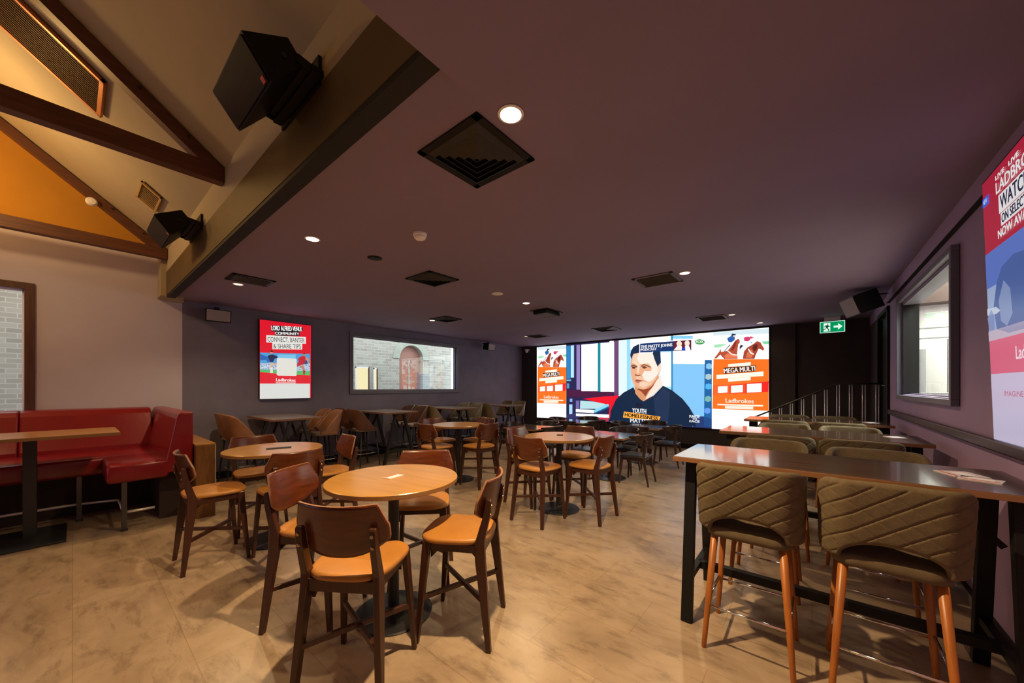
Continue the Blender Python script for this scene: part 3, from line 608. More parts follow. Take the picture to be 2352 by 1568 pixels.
# cornice board along the right wall, skirtings
b = MB(); b.box(XR - 0.035, XR, 0.0, 7.7, 2.82, 2.97, 'right_wall'); b.box(XR - 0.038, XR, 0.0, 7.7, 2.814, 2.82, 'black_soft'); struct(b, 'trim_5')
b = MB(); b.box(XR - 0.018, XR, -2, 7.7, 0.0, 0.10, 'skirt'); b.box(XR - 0.026, XR, -2, 7.7, 0.10, 0.112, 'black'); struct(b, 'baseboard_right')
b = MB(); b.box(XL, XL + 0.018, 1.14, YB, 0.0, 0.12, 'black'); struct(b, 'baseboard_left')
b = MB(); b.box(XL + 0.018, -0.6, YB - 0.018, YB, 0.0, 0.12, 'black'); struct(b, 'baseboard_back')

# windows -------------------------------------------------
def window(name, xw, sgn, y0, y1, z0, z1, fw, fd, m, panes=()):
    """framed window on a wall in the plane x = xw; sgn points into the room; outer size y0..y1, z0..z1"""
    r = empty(name, (xw, (y0 + y1) / 2, z0)); r['kind'] = 'structure'
    cy = (y0 + y1) / 2; b = MB()
    xa, xb = sorted((0.002 * sgn, fd * sgn))
    Y0, Y1, Z = y0 - cy, y1 - cy, z1 - z0
    b.box(xa, xb, Y0, Y1, 0, fw, m, 0.004); b.box(xa, xb, Y0, Y1, Z - fw, Z, m, 0.004)
    b.box(xa, xb, Y0, Y0 + fw, fw, Z - fw, m, 0.004); b.box(xa, xb, Y1 - fw, Y1, fw, Z - fw, m, 0.004)
    b.build('window_frame', r)
    b = MB(); b.box(-0.075 * sgn - 0.003, -0.075 * sgn + 0.003, Y0 + fw, Y1 - fw, fw, Z - fw, 'glass'); g = b.build('window_pane', r)
    b = MB(); xa, xb = sorted((-0.055 * sgn, -0.095 * sgn))
    for q in ((Y0 + fw, Y1 - fw, fw, fw + 0.02), (Y0 + fw, Y1 - fw, Z - fw - 0.02, Z - fw), (Y0 + fw, Y0 + fw + 0.02, fw, Z - fw), (Y1 - fw - 0.02, Y1 - fw, fw, Z - fw)):
        b.box(xa, xb, *q, panes[0] if panes else m)
    b.build('glazing_bead', r)
    return r
window('window_1', XL, 1, -1.83, -0.31, 1.02, 2.92, 0.085, 0.035, 'win_timber', ('white_plastic',))
window('window_2', XL, 1, 3.88, 7.10, 1.42, 2.79, 0.08, 0.03, 'grey_trim')
window('window_3', XR, -1, 4.40, 6.80, 1.42, 2.69, 0.052, 0.05, 'grey_trim', ('grey_trim',))
b = MB(); b.box(XR + 0.001, XR + 0.139, 4.45, 4.462, 1.48, 2.62, 'black'); b.box(XR + 0.001, XR + 0.139, 6.708, 6.72, 1.48, 2.62, 'black'); b.box(XR + 0.001, XR + 0.139, 4.45, 6.72, 2.608, 2.62, 'grey_trim'); struct(b, 'trim_12')

# courtyard outside the left wall ------------------------
b = MB(); b.box(-13.0, XL - 0.16, -6, 11, -0.2, -0.05, 'concrete'); struct(b, 'ground')
b = MB()
c0, R0, zs = 7.34, 0.47, 2.52
slab_with_holes(b, 'x', -10.75, -10.5, -6, 9.1, -0.05, 5.2, [(c0 - R0, c0 + R0, -0.05, zs + R0)], 'brick')
for sg in (-1, 1):                                # brick spandrels that round the head of the arch
    arc = [(c0 + sg * R0 * math.sin(PI / 2 * k / 12), zs + R0 * math.cos(PI / 2 * k / 12)) for k in range(13)]
    b.prism(arc + [(c0 + sg * R0, zs + R0)], lambda u, v, k: (-10.75 + 0.25 * k, u, v), 'brick')
struct(b, 'wall_courtyard')
b = MB(); ring = [(c0 - (R0 + 0.24 * j) * math.cos(PI * k / 24), zs + (R0 + 0.24 * j) * math.sin(PI * k / 24)) for j in (1,) for k in range(25)] + [(c0 + R0 * math.cos(PI * k / 24), zs + R0 * math.sin(PI * k / 24)) for k in range(25)]
b.prism(ring, lambda u, v, k: (-10.5 + 0.03 * k, u, v), 'arch_stone'); struct(b, 'trim_6')
b = MB(); b.box(-10.72, -10.66, c0 - R0, c0 + R0, -0.05, zs + R0, 'arch_door'); b.box(-10.66, -10.64, c0 - 0.02, c0 + 0.02, 0, zs, 'arch_stone'); struct(b, 'door_1')

# two small lit windows in the courtyard wall
for i, (y0, y1, z0, z1) in enumerate(((5.36, 5.80, 1.45, 2.18), (5.94, 6.08, 1.45, 2.16))):
    r = empty('window_%d' % (4 + i), (-10.49, (y0 + y1) / 2, z0)); r['kind'] = 'structure'; w = (y1 - y0) / 2; hh = z1 - z0
    b = MB(); b.box(-0.02, 0.03, -w, w, 0, 0.03, 'white_plastic'); b.box(-0.02, 0.03, -w, w, hh - 0.03, hh, 'white_plastic'); b.box(-0.02, 0.03, -w, -w + 0.03, 0, hh, 'white_plastic'); b.box(-0.02, 0.03, w - 0.03, w, 0, hh, 'win_timber'); b.build('window_frame', r)
    b = MB(); b.box(-0.01, 0.0, -w + 0.03, w - 0.03, 0.03, hh - 0.03, 'lit_pane'); b.build('window_pane', r)
b = MB(); b.box(-12.5, -12.3, 9.3, 13, 0, 4.5, 'white_panel'); struct(b, 'wall_courtyard')

# the bright room seen through the right-hand window ------
b = MB(); b.box(1.03, 4.6, 8.75, 8.9, 0, 3.5, 'white_panel'); b.box(4.5, 4.6, 1, 8.75, 0, 3.5, 'white_panel'); b.box(1.03, 4.6, 1, 1.1, 0, 3.5, 'white_panel'); struct(b, 'wall_side_room')
b = MB(); b.box(1.03, 4.6, 1, 8.8, 3.40, 3.5, 'tan'); struct(b, 'ceiling')
b = MB(); b.box(1.03, 4.6, 8.45, 8.75, 2.88, 3.40, 'bulkhead_brown'); struct(b, 'trim_7')
b = MB()
for x in (1.30, 1.75, 2.3, 2.9): b.box(x - 0.008, x + 0.008, 8.742, 8.75, 0.3, 2.86, 'grey_panel')
for z in (2.36, 2.52): b.box(1.03, 4.5, 8.740, 8.75, z - 0.007, z + 0.007, 'grey_panel')
struct(b, 'trim_8')
r = empty('side_room_lamp', (1.62, 8.2, 2.95), 0, 'small warm round lamp under the brown bulkhead of the next room', 'lamp')
b = MB(); b.tube([(0, 0, 0.45), (0, 0, 0.03)], 0.006, 'black'); b.build('cord', r)
b = MB(); b.lathe([(0.02, 0.05), (0.05, 0.03), (0.055, 0.0), (0.03, -0.01)], 'glow_dim', 20); b.build('lamp_shade', r)
for i, (x, y) in enumerate(((1.38, 7.2), (1.98, 8.0))):
    r = empty('side_room_table', (x, y, 0), 0, ('nearer' if i == 0 else 'farther') + ' tall grey table in the next room, seen through the right window', 'table')
    b = MB(); b.box(-0.3, 0.3, -0.3, 0.3, 1.47, 1.50, 'grey_panel'); b.build('tabletop', r)
    for a in (-1, 1):
        for c in (-1, 1):
            b = MB(); b.box(a * 0.26 - 0.02, a * 0.26 + 0.02, c * 0.26 - 0.02, c * 0.26 + 0.02, 0, 1.47, 'black_metal'); b.build('leg', r)
for i, (x, y, h) in enumerate(((1.30, 8.3, 2.15), (1.62, 8.45, 2.3), (1.9, 8.3, 2.1))):
    b = MB(); b.box(x - 0.035, x + 0.035, y - 0.035, y + 0.035, 0, h, 'grey_panel'); o = struct(b, 'trim_%d' % (9 + i))

# platform, steps and door at the far end of the right wall
b = MB(); b.box(0.30, XR, 7.86, 10.13, 0, 0.6, 'back_wall')
for k in range(3): b.box(0.30 - 0.3 * (k + 1), 0.30 - 0.3 * k, 7.86, 10.03, 0, 0.6 - 0.15 * (k + 1), 'back_wall')
struct(b, 'floor_platform')
r = empty('door_2', (XR, 8.25, 0.6)); r['kind'] = 'structure'
b = MB(); b.box(0.03, 0.08, -0.49, 0.49, 0.01, 2.1, 'black'); b.build('door_leaf', r)
b = MB(); b.box(-0.03, 0.14, -0.55, -0.49, 0, 2.18, 'black'); b.box(-0.03, 0.14, 0.49, 0.53, 0, 2.18, 'black'); b.box(-0.03, 0.14, -0.55, 0.53, 2.12, 2.18, 'black'); b.build('door_frame', r)
b = MB(); b.box(0.018, 0.03, -0.17, -0.10, 0.90, 1.16, 'chrome', 0.003); b.tube([(0.03, -0.135, 1.0), (-0.03, -0.135, 1.0), (-0.035, -0.03, 1.0)], 0.009, 'chrome'); b.build('door_handle', r)

# roof trusses ---------------------------------------------
def truss(x, label, disc=False):
    r = empty('roof_truss', (x, 0.9, 3.47), 0, label, 'roof truss', 'timber trusses of the high roof')
    b = MB(); b.box(-0.05, 0.05, -6.19, 0.0, 0.0, 0.15, 'truss', 0.004); b.build('bottom_chord', r)
    for sg in (0, 1):
        b = MB(); L = 3.1 if sg == 0 else 3.08
        z0 = 0.0; dy = -3.1; q = 0.135
        f = (lambda u, v, k: (-0.045 + 0.09 * k, -u - 0.002, v)) if sg == 0 else (lambda u, v, k: (-0.045 + 0.09 * k, -6.2 + u, v))
        b.prism([(0, 0.14), (0.0, 0.10), (0.12, 0.10), (3.1, 0.10 + 2.98 * SL), (3.1, 0.12 + 3.1 * SL)], f, 'truss'); b.build('rafter', r)
    b = MB(); b.box(-0.04, 0.04, -3.16, -3.04, 0.15, 2.48, 'truss'); b.build('king_post', r)
    for yy in (-0.25, -0.55, -1.6):
        b = MB(); b.lathe([(0.012, 0), (0.012, 0.012)], 'black_metal', 12, T=Matrix.Translation((0.05, yy, 0.14 + (-yy - 0.05) * SL)) @ Matrix.Rotation(PI / 2, 4, 'Y')); b.build('bolt', r)
    return r
truss(-4.27, 'nearer red-brown timber truss above the olive beam')
truss(-7.42, 'farther red-brown timber truss against the orange-lit gable')

# things on the sloping roof -------------------------------
th = math.atan(SL)
def slope_frame(x, y):                              # local x along the room, local y up the slope, local z down into the room
    z = ze + (0.9 - y) * SL - 0.002
    o = Matrix.Translation((x, y, z)) @ Matrix(((1, 0, 0, 0), (0, -math.cos(th), -math.sin(th), 0), (0, math.sin(th), -math.cos(th), 0), (0, 0, 0, 1)))
    return o
r = empty('return_air_grille'); r.matrix_world = slope_frame(-4.96, -0.17)
tag(r, 'long wooden-framed air grille with bronze slats on the sloping cream ceiling', 'air grille')
b = MB(); w, h = 0.31, 0.46
b.box(-w, w, -h, -h + 0.035, 0, 0.03, 'copper', 0.003); b.box(-w, w, h - 0.035, h, 0, 0.03, 'copper', 0.003); b.box(-w, -w + 0.035, -h, h, 0, 0.03, 'copper', 0.003); b.box(w - 0.035, w, -h, h, 0, 0.03, 'copper', 0.003); b.build('frame', r)
b = MB(); b.box(-w + 0.03, w - 0.03, -h + 0.03, h - 0.03, 0.002, 0.006, 'oldslat'); b.build('backing', r)
b = MB()
for k in range(16): x = -w + 0.055 + k * 0.0335; b.box(x - 0.002, x + 0.002, -h + 0.035, h - 0.035, 0.008, 0.024, 'mesh_rod')
for k in range(24): y = -h + 0.05 + k * 0.0362; b.box(-w + 0.035, w - 0.035, y - 0.002, y + 0.002, 0.006, 0.015, 'mesh_rod')
o = b.build('slats', r)
r = empty('small_air_grille'); r.matrix_world = slope_frame(-6.14, 0.59)
tag(r, 'small brass-framed louvred grille on the sloping ceiling beside the far speaker', 'air grille')
b = MB(); w, h = 0.26, 0.11
b.box(-w, w, -h, -h + 0.02, 0, 0.02, 'brass_paint', 0.002); b.box(-w, w, h - 0.02, h, 0, 0.02, 'brass_paint', 0.002); b.box(-w, -w + 0.03, -h, h, 0, 0.02, 'brass_paint', 0.002); b.box(w - 0.03, w, -h, h, 0, 0.02, 'brass_paint', 0.002); b.build('frame', r)
b = MB(); b.box(-w + 0.02, w - 0.02, -h + 0.02, h - 0.02, 0.001, 0.004, 'black_soft'); b.build('backing', r)
b = MB()
for k in range(9): x = -w + 0.06 + k * 0.05; b.box(x - 0.006, x + 0.006, -h + 0.02, h - 0.02, 0.004, 0.010, 'brass_paint')
b.build('slats', r)
r = empty('ceiling_sprinkler'); r.matrix_world = slope_frame(-2.42, 0.66)
tag(r, 'tiny chrome sprinkler head on the sloping cream ceiling', 'sprinkler')
b = MB(); b.lathe([(0.03, 0), (0.03, 0.006), (0.012, 0.012), (0.012, 0.04), (0.02, 0.045), (0.02, 0.05)], 'chrome', 16); b.build('sprinkler_body', r)
r = empty('truss_spotlight', (-7.35, 0.16, 4.02), 0, 'small round cream fitting on the rafter in front of the orange gable', 'light fitting')
b = MB(); b.lathe([(0.0005, 0.05), (0.04, 0.045), (0.055, 0.02), (0.055, 0)], 'white_plastic', 20, T=Matrix.Rotation(PI / 2, 4, 'Y')); b.build('body', r)

# big black speakers on the cream strip
def big_speaker(x1, x2, label):
    cx = (x1 + x2) / 2; w = (x1 - x2) / 2
    r = empty('wall_speaker', (cx, 0.81, 3.15), 0, label, 'speaker', 'large black speakers under the high roof')
    prof = [(-0.285, 0.165), (-0.155, -0.005), (0.0, 0.185), (-0.08, 0.28)]         # A D F E seen from the side
    b = MB(); b.prism(prof, lambda u, v, k: (-w + 2 * w * k, u, v), 'black'); b.build('cabinet', r)
    A = Vector((0, -0.285, 0.165)); Dv = Vector((0, -0.155, -0.005)); e = Dv - A; n = Vector((0, -e.z, e.y)).normalized(); n = n if n.y < 0 else -n
    g = lambda u, v, k: A + e * v + Vector((-w + 2 * w * u, 0, 0)) + n * (0.001 + 0.009 * k)
    b = MB(); b.prism([(0.02, 0.05), (0.98, 0.05), (0.98, 0.95), (0.02, 0.95)], g, 'grille'); b.build('grille', r)
    g2 = lambda u, v, k: A + e * v + Vector((-w + 2 * w * u, 0, 0)) + n * (0.010 + 0.003 * k)
    b = MB(); b.prism([(0.90, 0.80), (0.955, 0.80), (0.955, 0.93), (0.90, 0.93)], g2, 'red_badge'); b.build('badge', r)
    b = MB(); b.box(-w - 0.01, w + 0.03, 0.03, 0.09, 0.16, 0.20, 'black'); b.box(-w * 0.9, w * 0.95, 0.0, 0.035, 0.185, 0.215, 'black'); b.box(-w, w, 0.075, 0.092, 0.13, 0.30, 'black'); b.bar((-w - 0.005, -0.04, 0.20), (-w - 0.005, 0.09, 0.18), 0.01, 0.04, m='black'); b.bar((w + 0.01, -0.04, 0.20), (w + 0.01, 0.09, 0.18), 0.01, 0.04, m='black'); b.build('bracket', r)
    b = MB(); b.lathe([(0.012, 0), (0.012, 0.008)], 'black_metal', 14, T=Matrix.Translation((w, -0.10, 0.17)) @ Matrix.Rotation(PI / 2, 4, 'Y')); b.build('bracket_knob', r)
    return r
big_speaker(-2.15, -2.72, 'large black angled speaker hung nearest the camera above the olive beam')
big_speaker(-5.10, -5.70, 'large black angled speaker hung at the far end of the olive beam')

# ceiling fittings ----------------------------------------
DL = ['bright ceiling downlight beside the large square vent', 'ceiling downlight left of the smoke detector', 'ceiling downlight under the leftmost vent',
      'small downlight beside the vent above the long left window', 'ceiling downlight beside the right-hand louvred vent', 'small ceiling downlight near the black ceiling box',
      'small downlight beside the far right louvred vent', 'tiny downlight just in front of the right end of the screen', 'tiny downlight beside the farthest left vent']
for i, (x, y, p) in enumerate(DOWN):
    r = empty('downlight', (x, y, ZC), 0, DL[i], 'downlight', 'recessed ceiling downlights')
    rr = 0.055
    b = MB(); b.lathe([(rr + 0.008, 0.001), (rr + 0.012, -0.004), (rr, -0.008), (rr - 0.004, -0.002)], 'white_plastic' if i else 'white_plastic', 32); b.build('rim', r)
    b = MB(); b.lathe([(rr - 0.002, -0.003), (rr - 0.006, -0.006)], 'glow' if i in (0, 1, 4, 5) else 'glow_dim', 32); b.build('lamp_face', r)
def vent(x, y, sx, sy, label, kind, m='black'):
    r = empty('ceiling_vent', (x, y, ZC), 0, label, 'ceiling vent', 'square ceiling air vents')
    b = MB(); w, h = sx / 2, sy / 2; t = 0.045
    b.box(-w, w, -h, -h + t, -0.012, 0, m, 0.003); b.box(-w, w, h - t, h, -0.012, 0, m, 0.003); b.box(-w, -w + t, -h, h, -0.012, 0, m, 0.003); b.box(w - t, w, -h, h, -0.012, 0, m, 0.003); b.build('frame', r)
    b = MB(); b.box(-w + t, w - t, -h + t, h - t, -0.002, -0.001, 'black_soft'); b.build('backing', r)
    if kind == 'cone':
        b = MB(); n = 5
        for k in range(n):
            a = (w - t) * (1 - k / n); c = a - 0.030; mm = 'vent_blade'
            z0, z1 = -0.010 - 0.000 * k, -0.030
            for (ux, uy) in ((1, 0), (0, 1), (-1, 0), (0, -1)):
                vx, vy = -uy, ux
                q = [(ux * a + vx * a, uy * a + vy * a, z0), (ux * a - vx * a, uy * a - vy * a, z0), (ux * c - vx * c, uy * c - vy * c, z1), (ux * c + vx * c, uy * c + vy * c, z1)]
                b._add(q + [(p[0], p[1], p[2] + 0.003) for p in q], [(0, 1, 2, 3), (7, 6, 5, 4), (0, 4, 5, 1), (2, 6, 7, 3)], mm)
        b.build('slats', r)
    else:
        b = MB(); n = 9
        for k in range(n):
            yy = -h + t + (k + 0.5) * (2 * (h - t)) / n
            b.box(-w + t, w - t, -0.002, 0.002, -0.018, 0.018, 'vent_blade', T=Matrix.Translation((0, yy, -0.012)) @ Matrix.Rotation(0.9, 4, 'X'))
        b.build('slats', r)
vent(-1.56, 1.555, 0.50, 0.50, 'large black square vent with stepped rings nearest the camera', 'cone')
vent(-5.64, 1.48, 0.38, 0.47, 'black louvred vent at the left end of the flat ceiling', 'louvre')
vent(-3.78, 2.96, 0.50, 0.48, 'black square vent beyond the smoke detector', 'cone')
vent(-1.55, 4.85, 0.50, 0.50, 'louvred vent next to the downlight over the right-hand tables', 'louvre', 'vent_frame')
vent(-5.78, 4.87, 0.50, 0.44, 'thin black vent above the long left window', 'cone')
vent(-3.80, 8.15, 0.55, 0.50, 'black square vent in front of the middle of the big screen', 'cone')
vent(-1.55, 8.20, 0.50, 0.50, 'pale-framed louvred vent near the right end of the big screen', 'louvre', 'vent_frame')
vent(-5.78, 8.10, 0.48, 0.44, 'farthest vent, near the left end of the big screen', 'louvre')
r = empty('smoke_detector', (-2.76, 2.02, ZC), 0, 'round white smoke detector on the plum-grey ceiling', 'smoke detector')
b = MB(); b.lathe([(0.062, 0), (0.062, -0.018), (0.050, -0.022)], 'white_plastic', 32); b.build('base', r)
b = MB(); b.lathe([(0.050, -0.022), (0.052, -0.038), (0.038, -0.052), (0.006, -0.055)], 'white_plastic', 32); b.build('sensor_cover', r)
b = MB(); b.lathe([(0.075, 0.0), (0.075, -0.006), (0.05, -0.012), (0.01, -0.012)], 'black', 32); o = b.build('ceiling_speaker'); o.location = (-3.65, 2.085, ZC); tag(o, 'flat round black disc on the ceiling left of the smoke detector', 'ceiling speaker')
b = MB(); b.lathe([(0.085, 0.0), (0.085, -0.006), (0.06, -0.010), (0.01, -0.010)], 'white_plastic', 32); o = b.build('ceiling_disc'); o.location = (-3.63, 4.05, ZC); tag(o, 'flat round white disc on the ceiling behind the middle vent', 'ceiling disc')
r = empty('ceiling_box', (-3.78, 5.58, ZC), 0, 'black box-shaped unit hanging just below the middle of the ceiling', 'ceiling unit')
b = MB(); b.box(-0.15, 0.15, -0.22, 0.22, -0.075, -0.012, 'black', 0.012); b.build('housing', r)
b = MB(); b.box(-0.19, 0.19, -0.26, 0.26, -0.014, 0.0, 'black'); b.build('mounting_plate', r)
b = MB()
for k in range(5): b.box(-0.15 + 0.06 * k, -0.12 + 0.06 * k, 0.14, 0.20, -0.082, -0.074, 'grey_panel')
b.build('vent_slots', r)

# small speakers, dome camera, exit sign -------------------
def small_speaker(loc, rz, tilt, label, w=0.34, h=0.20, d=0.22, lift=0.0):
    r = empty('small_speaker', loc, rz, label, 'speaker', 'small wall speakers')
    R_ = Matrix.Rotation(tilt, 4, 'X')
    b = MB(); b.prism([(-w / 2, 0), (w / 2, 0), (w * 0.36, d), (-w * 0.36, d)], lambda u, v, k: tuple(R_ @ Vector((u, v, -h / 2 + h * k))), 'black'); b.build('cabinet', r)
    b = MB(); b.box(-w / 2 + 0.015, w / 2 - 0.015, -0.012, 0.001, -h / 2 + 0.012, h / 2 - 0.012, 'speaker_face', 0.004, T=R_); b.build('grille', r)
    b = MB(); b.box(-0.03, 0.03, d * 0.4, d * 0.4 + 0.05, h / 2, h / 2 + 0.05 + lift, 'black'); b.bar((0, d * 0.45, h / 2 + 0.03), (0, d + 0.12, h / 2 + 0.03), 0.04, 0.012, m='black'); b.build('bracket', r)
    return r
small_speaker((-7.52, 1.53, 2.745), math.radians(90), 0.10, 'small black speaker with a grey grille high on the wall above the bench corner')
small_speaker((-7.45, 8.05, 2.78), math.radians(98), 0.15, 'small black speaker high on the left wall beyond the long window')
small_speaker((0.42, 7.15, 2.72), math.radians(-72), 0.35, 'black speaker hung at the far end of the right wall by the window', 0.40, 0.27, 0.30)
r = empty('dome_camera', (-7.55, 9.93, 2.83), 0, 'small white dome camera in the far left corner beside the big screen', 'security camera')
b = MB(); b.box(-0.05, 0.05, -0.05, 0.12, 0.0, 0.05, 'white_plastic', 0.01); b.build('bracket', r)
b = MB(); b.lathe([(0.055, 0.0), (0.055, -0.03), (0.042, -0.06), (0.015, -0.078), (0.002, -0.08)], 'white_plastic', 24); b.build('dome', r)
r = empty('exit_sign', (0.31, 9.6, 2.97), 0, 'green illuminated running-man exit sign with a right arrow hanging from the ceiling', 'exit sign')
b = MB(); b.box(-0.19, 0.19, -0.02, 0.03, -0.32, -0.09, 'white_plastic', 0.006); b.build('housing', r)
b = MB(); b.box(-0.12, 0.12, 0.0, 0.02, -0.09, 0.0, 'white_plastic'); b.build('bracket', r)
pl = lambda L: (lambda u, v, k: (u, -0.0205 - 0.0008 * L - 0.0004 * k, -0.32 + v))
b = MB(); b.prism([(-0.187, 0.004), (0.187, 0.004), (0.187, 0.226), (-0.187, 0.226)], pl(0), 'sign_white')
b.prism([(-0.178, 0.013), (0.178, 0.013), (0.178, 0.217), (-0.178, 0.217)], pl(1), 'sign_green')
b.prism([(-0.13, 0.03), (-0.03, 0.03), (-0.03, 0.20), (-0.13, 0.20)], pl(2), 'sign_white')
b.prism([(0.02, 0.095), (0.085, 0.095), (0.085, 0.05), (0.15, 0.115), (0.085, 0.18), (0.085, 0.135), (0.02, 0.135)], pl(2), 'sign_white')
for q in ([(-0.075, 0.165), (-0.062, 0.165), (-0.058, 0.178), (-0.066, 0.187), (-0.078, 0.180)], [(-0.10, 0.15), (-0.065, 0.160), (-0.05, 0.13), (-0.075, 0.09), (-0.095, 0.10)],
          [(-0.090, 0.105), (-0.070, 0.10), (-0.050, 0.075), (-0.045, 0.035), (-0.058, 0.035), (-0.066, 0.07)], [(-0.090, 0.11), (-0.100, 0.075), (-0.150, 0.055), (-0.150, 0.066), (-0.112, 0.088)],
          [(-0.10, 0.152), (-0.125, 0.125), (-0.118, 0.118), (-0.092, 0.14)], [(-0.058, 0.150), (-0.030, 0.125), (-0.035, 0.118), (-0.060, 0.132)]):
    b.prism(q, pl(3), 'sign_dark')
b.build('sign_face', r)

# railing of the steps, in front of the dark wall
r = empty('stair_railing', (0.0, 7.92, 0.0), 0, 'dark railing with pairs of thin steel bars rising beside the steps', 'railing')
b = MB(); b.tube([(-0.80, 0, 1.03), (-0.55, 0, 1.16), (0.32, 0, 1.625), (0.84, 0, 1.625)], 0.013, 'black_metal', 10); b.build('top_rail', r)
for k in range(10):
    x = -0.575 + k * 0.1506
    zt = 1.61 if x > 0.32 else 1.16 + (x + 0.55) * 0.5345 - 0.02
    for s_ in (-0.016, 0.016):
        zb = 0.6 if x + s_ > 0.30 else (0.45 if x + s_ > 0.0 else (0.30 if x + s_ > -0.30 else (0.15 if x + s_ > -0.6 else 0)))
        b = MB(); b.tube([(x + s_, 0, zb), (x + s_, 0, zt)], 0.0065, 'steel', 8); b.build('baluster', r)
# dark handrail on the right wall
r = empty('wall_handrail', (XR, 5.2, 1.22), 0, 'long dark moulded rail fixed along the mauve right wall', 'handrail')
b = MB(); b.box(-0.055, -0.02, -4.2, 2.25, -0.035, 0.035, 'rail_dark', 0.01); b.build('rail', r)
for y in (-3, -1.0, 1.0, 2.1):
    b = MB(); b.box(-0.022, 0, y - 0.03, y + 0.03, -0.02, 0.02, 'rail_dark'); b.build('bracket', r)

# ---------------------------------------------------------------- screens
SCRM = {}
def scr(c, s=1.0):
    if s > 1.05 and min(int(c[i:i + 2], 16) for i in (0, 2, 4)) >= 0xC8 and c[:2] != 'e4' and max(abs(int(c[0:2], 16) - int(c[4:6], 16)), 0) < 20: s = 1.9        # white areas of the screens glare
    k = (c, s)
    if k not in SCRM: SCRM[k] = emit('screen_' + c, lin(c), s)
    return SCRM[k]
def graphics(mb, items, texts, place, s, bold=0.004, dL=0):
    for L, c, poly in sorted(items, key=lambda t: t[0]):
        q = []
        for p in poly:
            if not q or (abs(p[0] - q[-1][0]) + abs(p[1] - q[-1][1])) > 1e-4: q.append(p)
        if len(q) < 3: continue
        vs = [place(u, v, (L + dL) * 0.0009) for u, v in q]
        mb._add(vs, tessellate_polygon([[Vector((u, v, 0)) for u, v in q]]), scr(c, s))
    for L, c, t, p0, p1, p2, bd in texts:
        h = math.hypot(p2[0] - p0[0], p2[1] - p0[1])
        put_text(mb, t, p0, p1, h, lambda u, v, k=0: place(u, v, (L + dL) * 0.0009 + 0.0004 + k), scr(c, min(s, 1.0)), bold if bd else 0)
WALL_S = 1.3
r = empty('video_wall', (-7.2, 10.02, 0.55), 0, 'huge video wall showing an interview between two orange betting panels', 'screen')
b = MB(); b.box(-0.03, 6.48, 0.0, 0.03, -0.03, 2.38, 'black'); b.build('housing', r)
b = MB(); pl = lambda u, v, d: (u, -0.002 - d, v)
graphics(b, [(0, '27244a', [(1.18, 0), (5.30, 0), (5.30, 2.37), (1.18, 2.37)])] + VIDEO, VIDEO_TEXT, pl, WALL_S, 0.005); o = b.build('interview_picture', r, recalc=False); o['label'] = 'picture of a dark-haired man in a navy t-shirt'
for i, off in enumerate((0.015, 5.30)):
    b = MB(); pl = lambda u, v, d: (off + u, -0.002 - d, v)
    graphics(b, [(0, 'dcdcd8', [(0, 0), (1.15, 0), (1.15, 2.37), (0, 2.37)])] + PANEL, PANEL_TEXT, pl, WALL_S, 0.004); o = b.build('betting_panel', r, recalc=False); o['label'] = 'orange racing advert with two galloping horses'
r = empty('poster_screen', (-7.81, 2.18, 1.355), 0, 'upright red advert screen with white title on the charcoal left wall', 'screen')
b = MB(); b.box(-0.035, 0.028, -0.005, 0.885, -0.005, 1.46, 'black'); b.build('housing', r)
b = MB(); graphics(b, [(0, 'e0182c', [(0, 0), (0.88, 0), (0.88, 1.455), (0, 1.455)])] + POSTER, POSTER_TEXT, lambda u, v, d: (0.029 + d, u, v), 1.0, 0.0025); b.build('display', r, recalc=False)
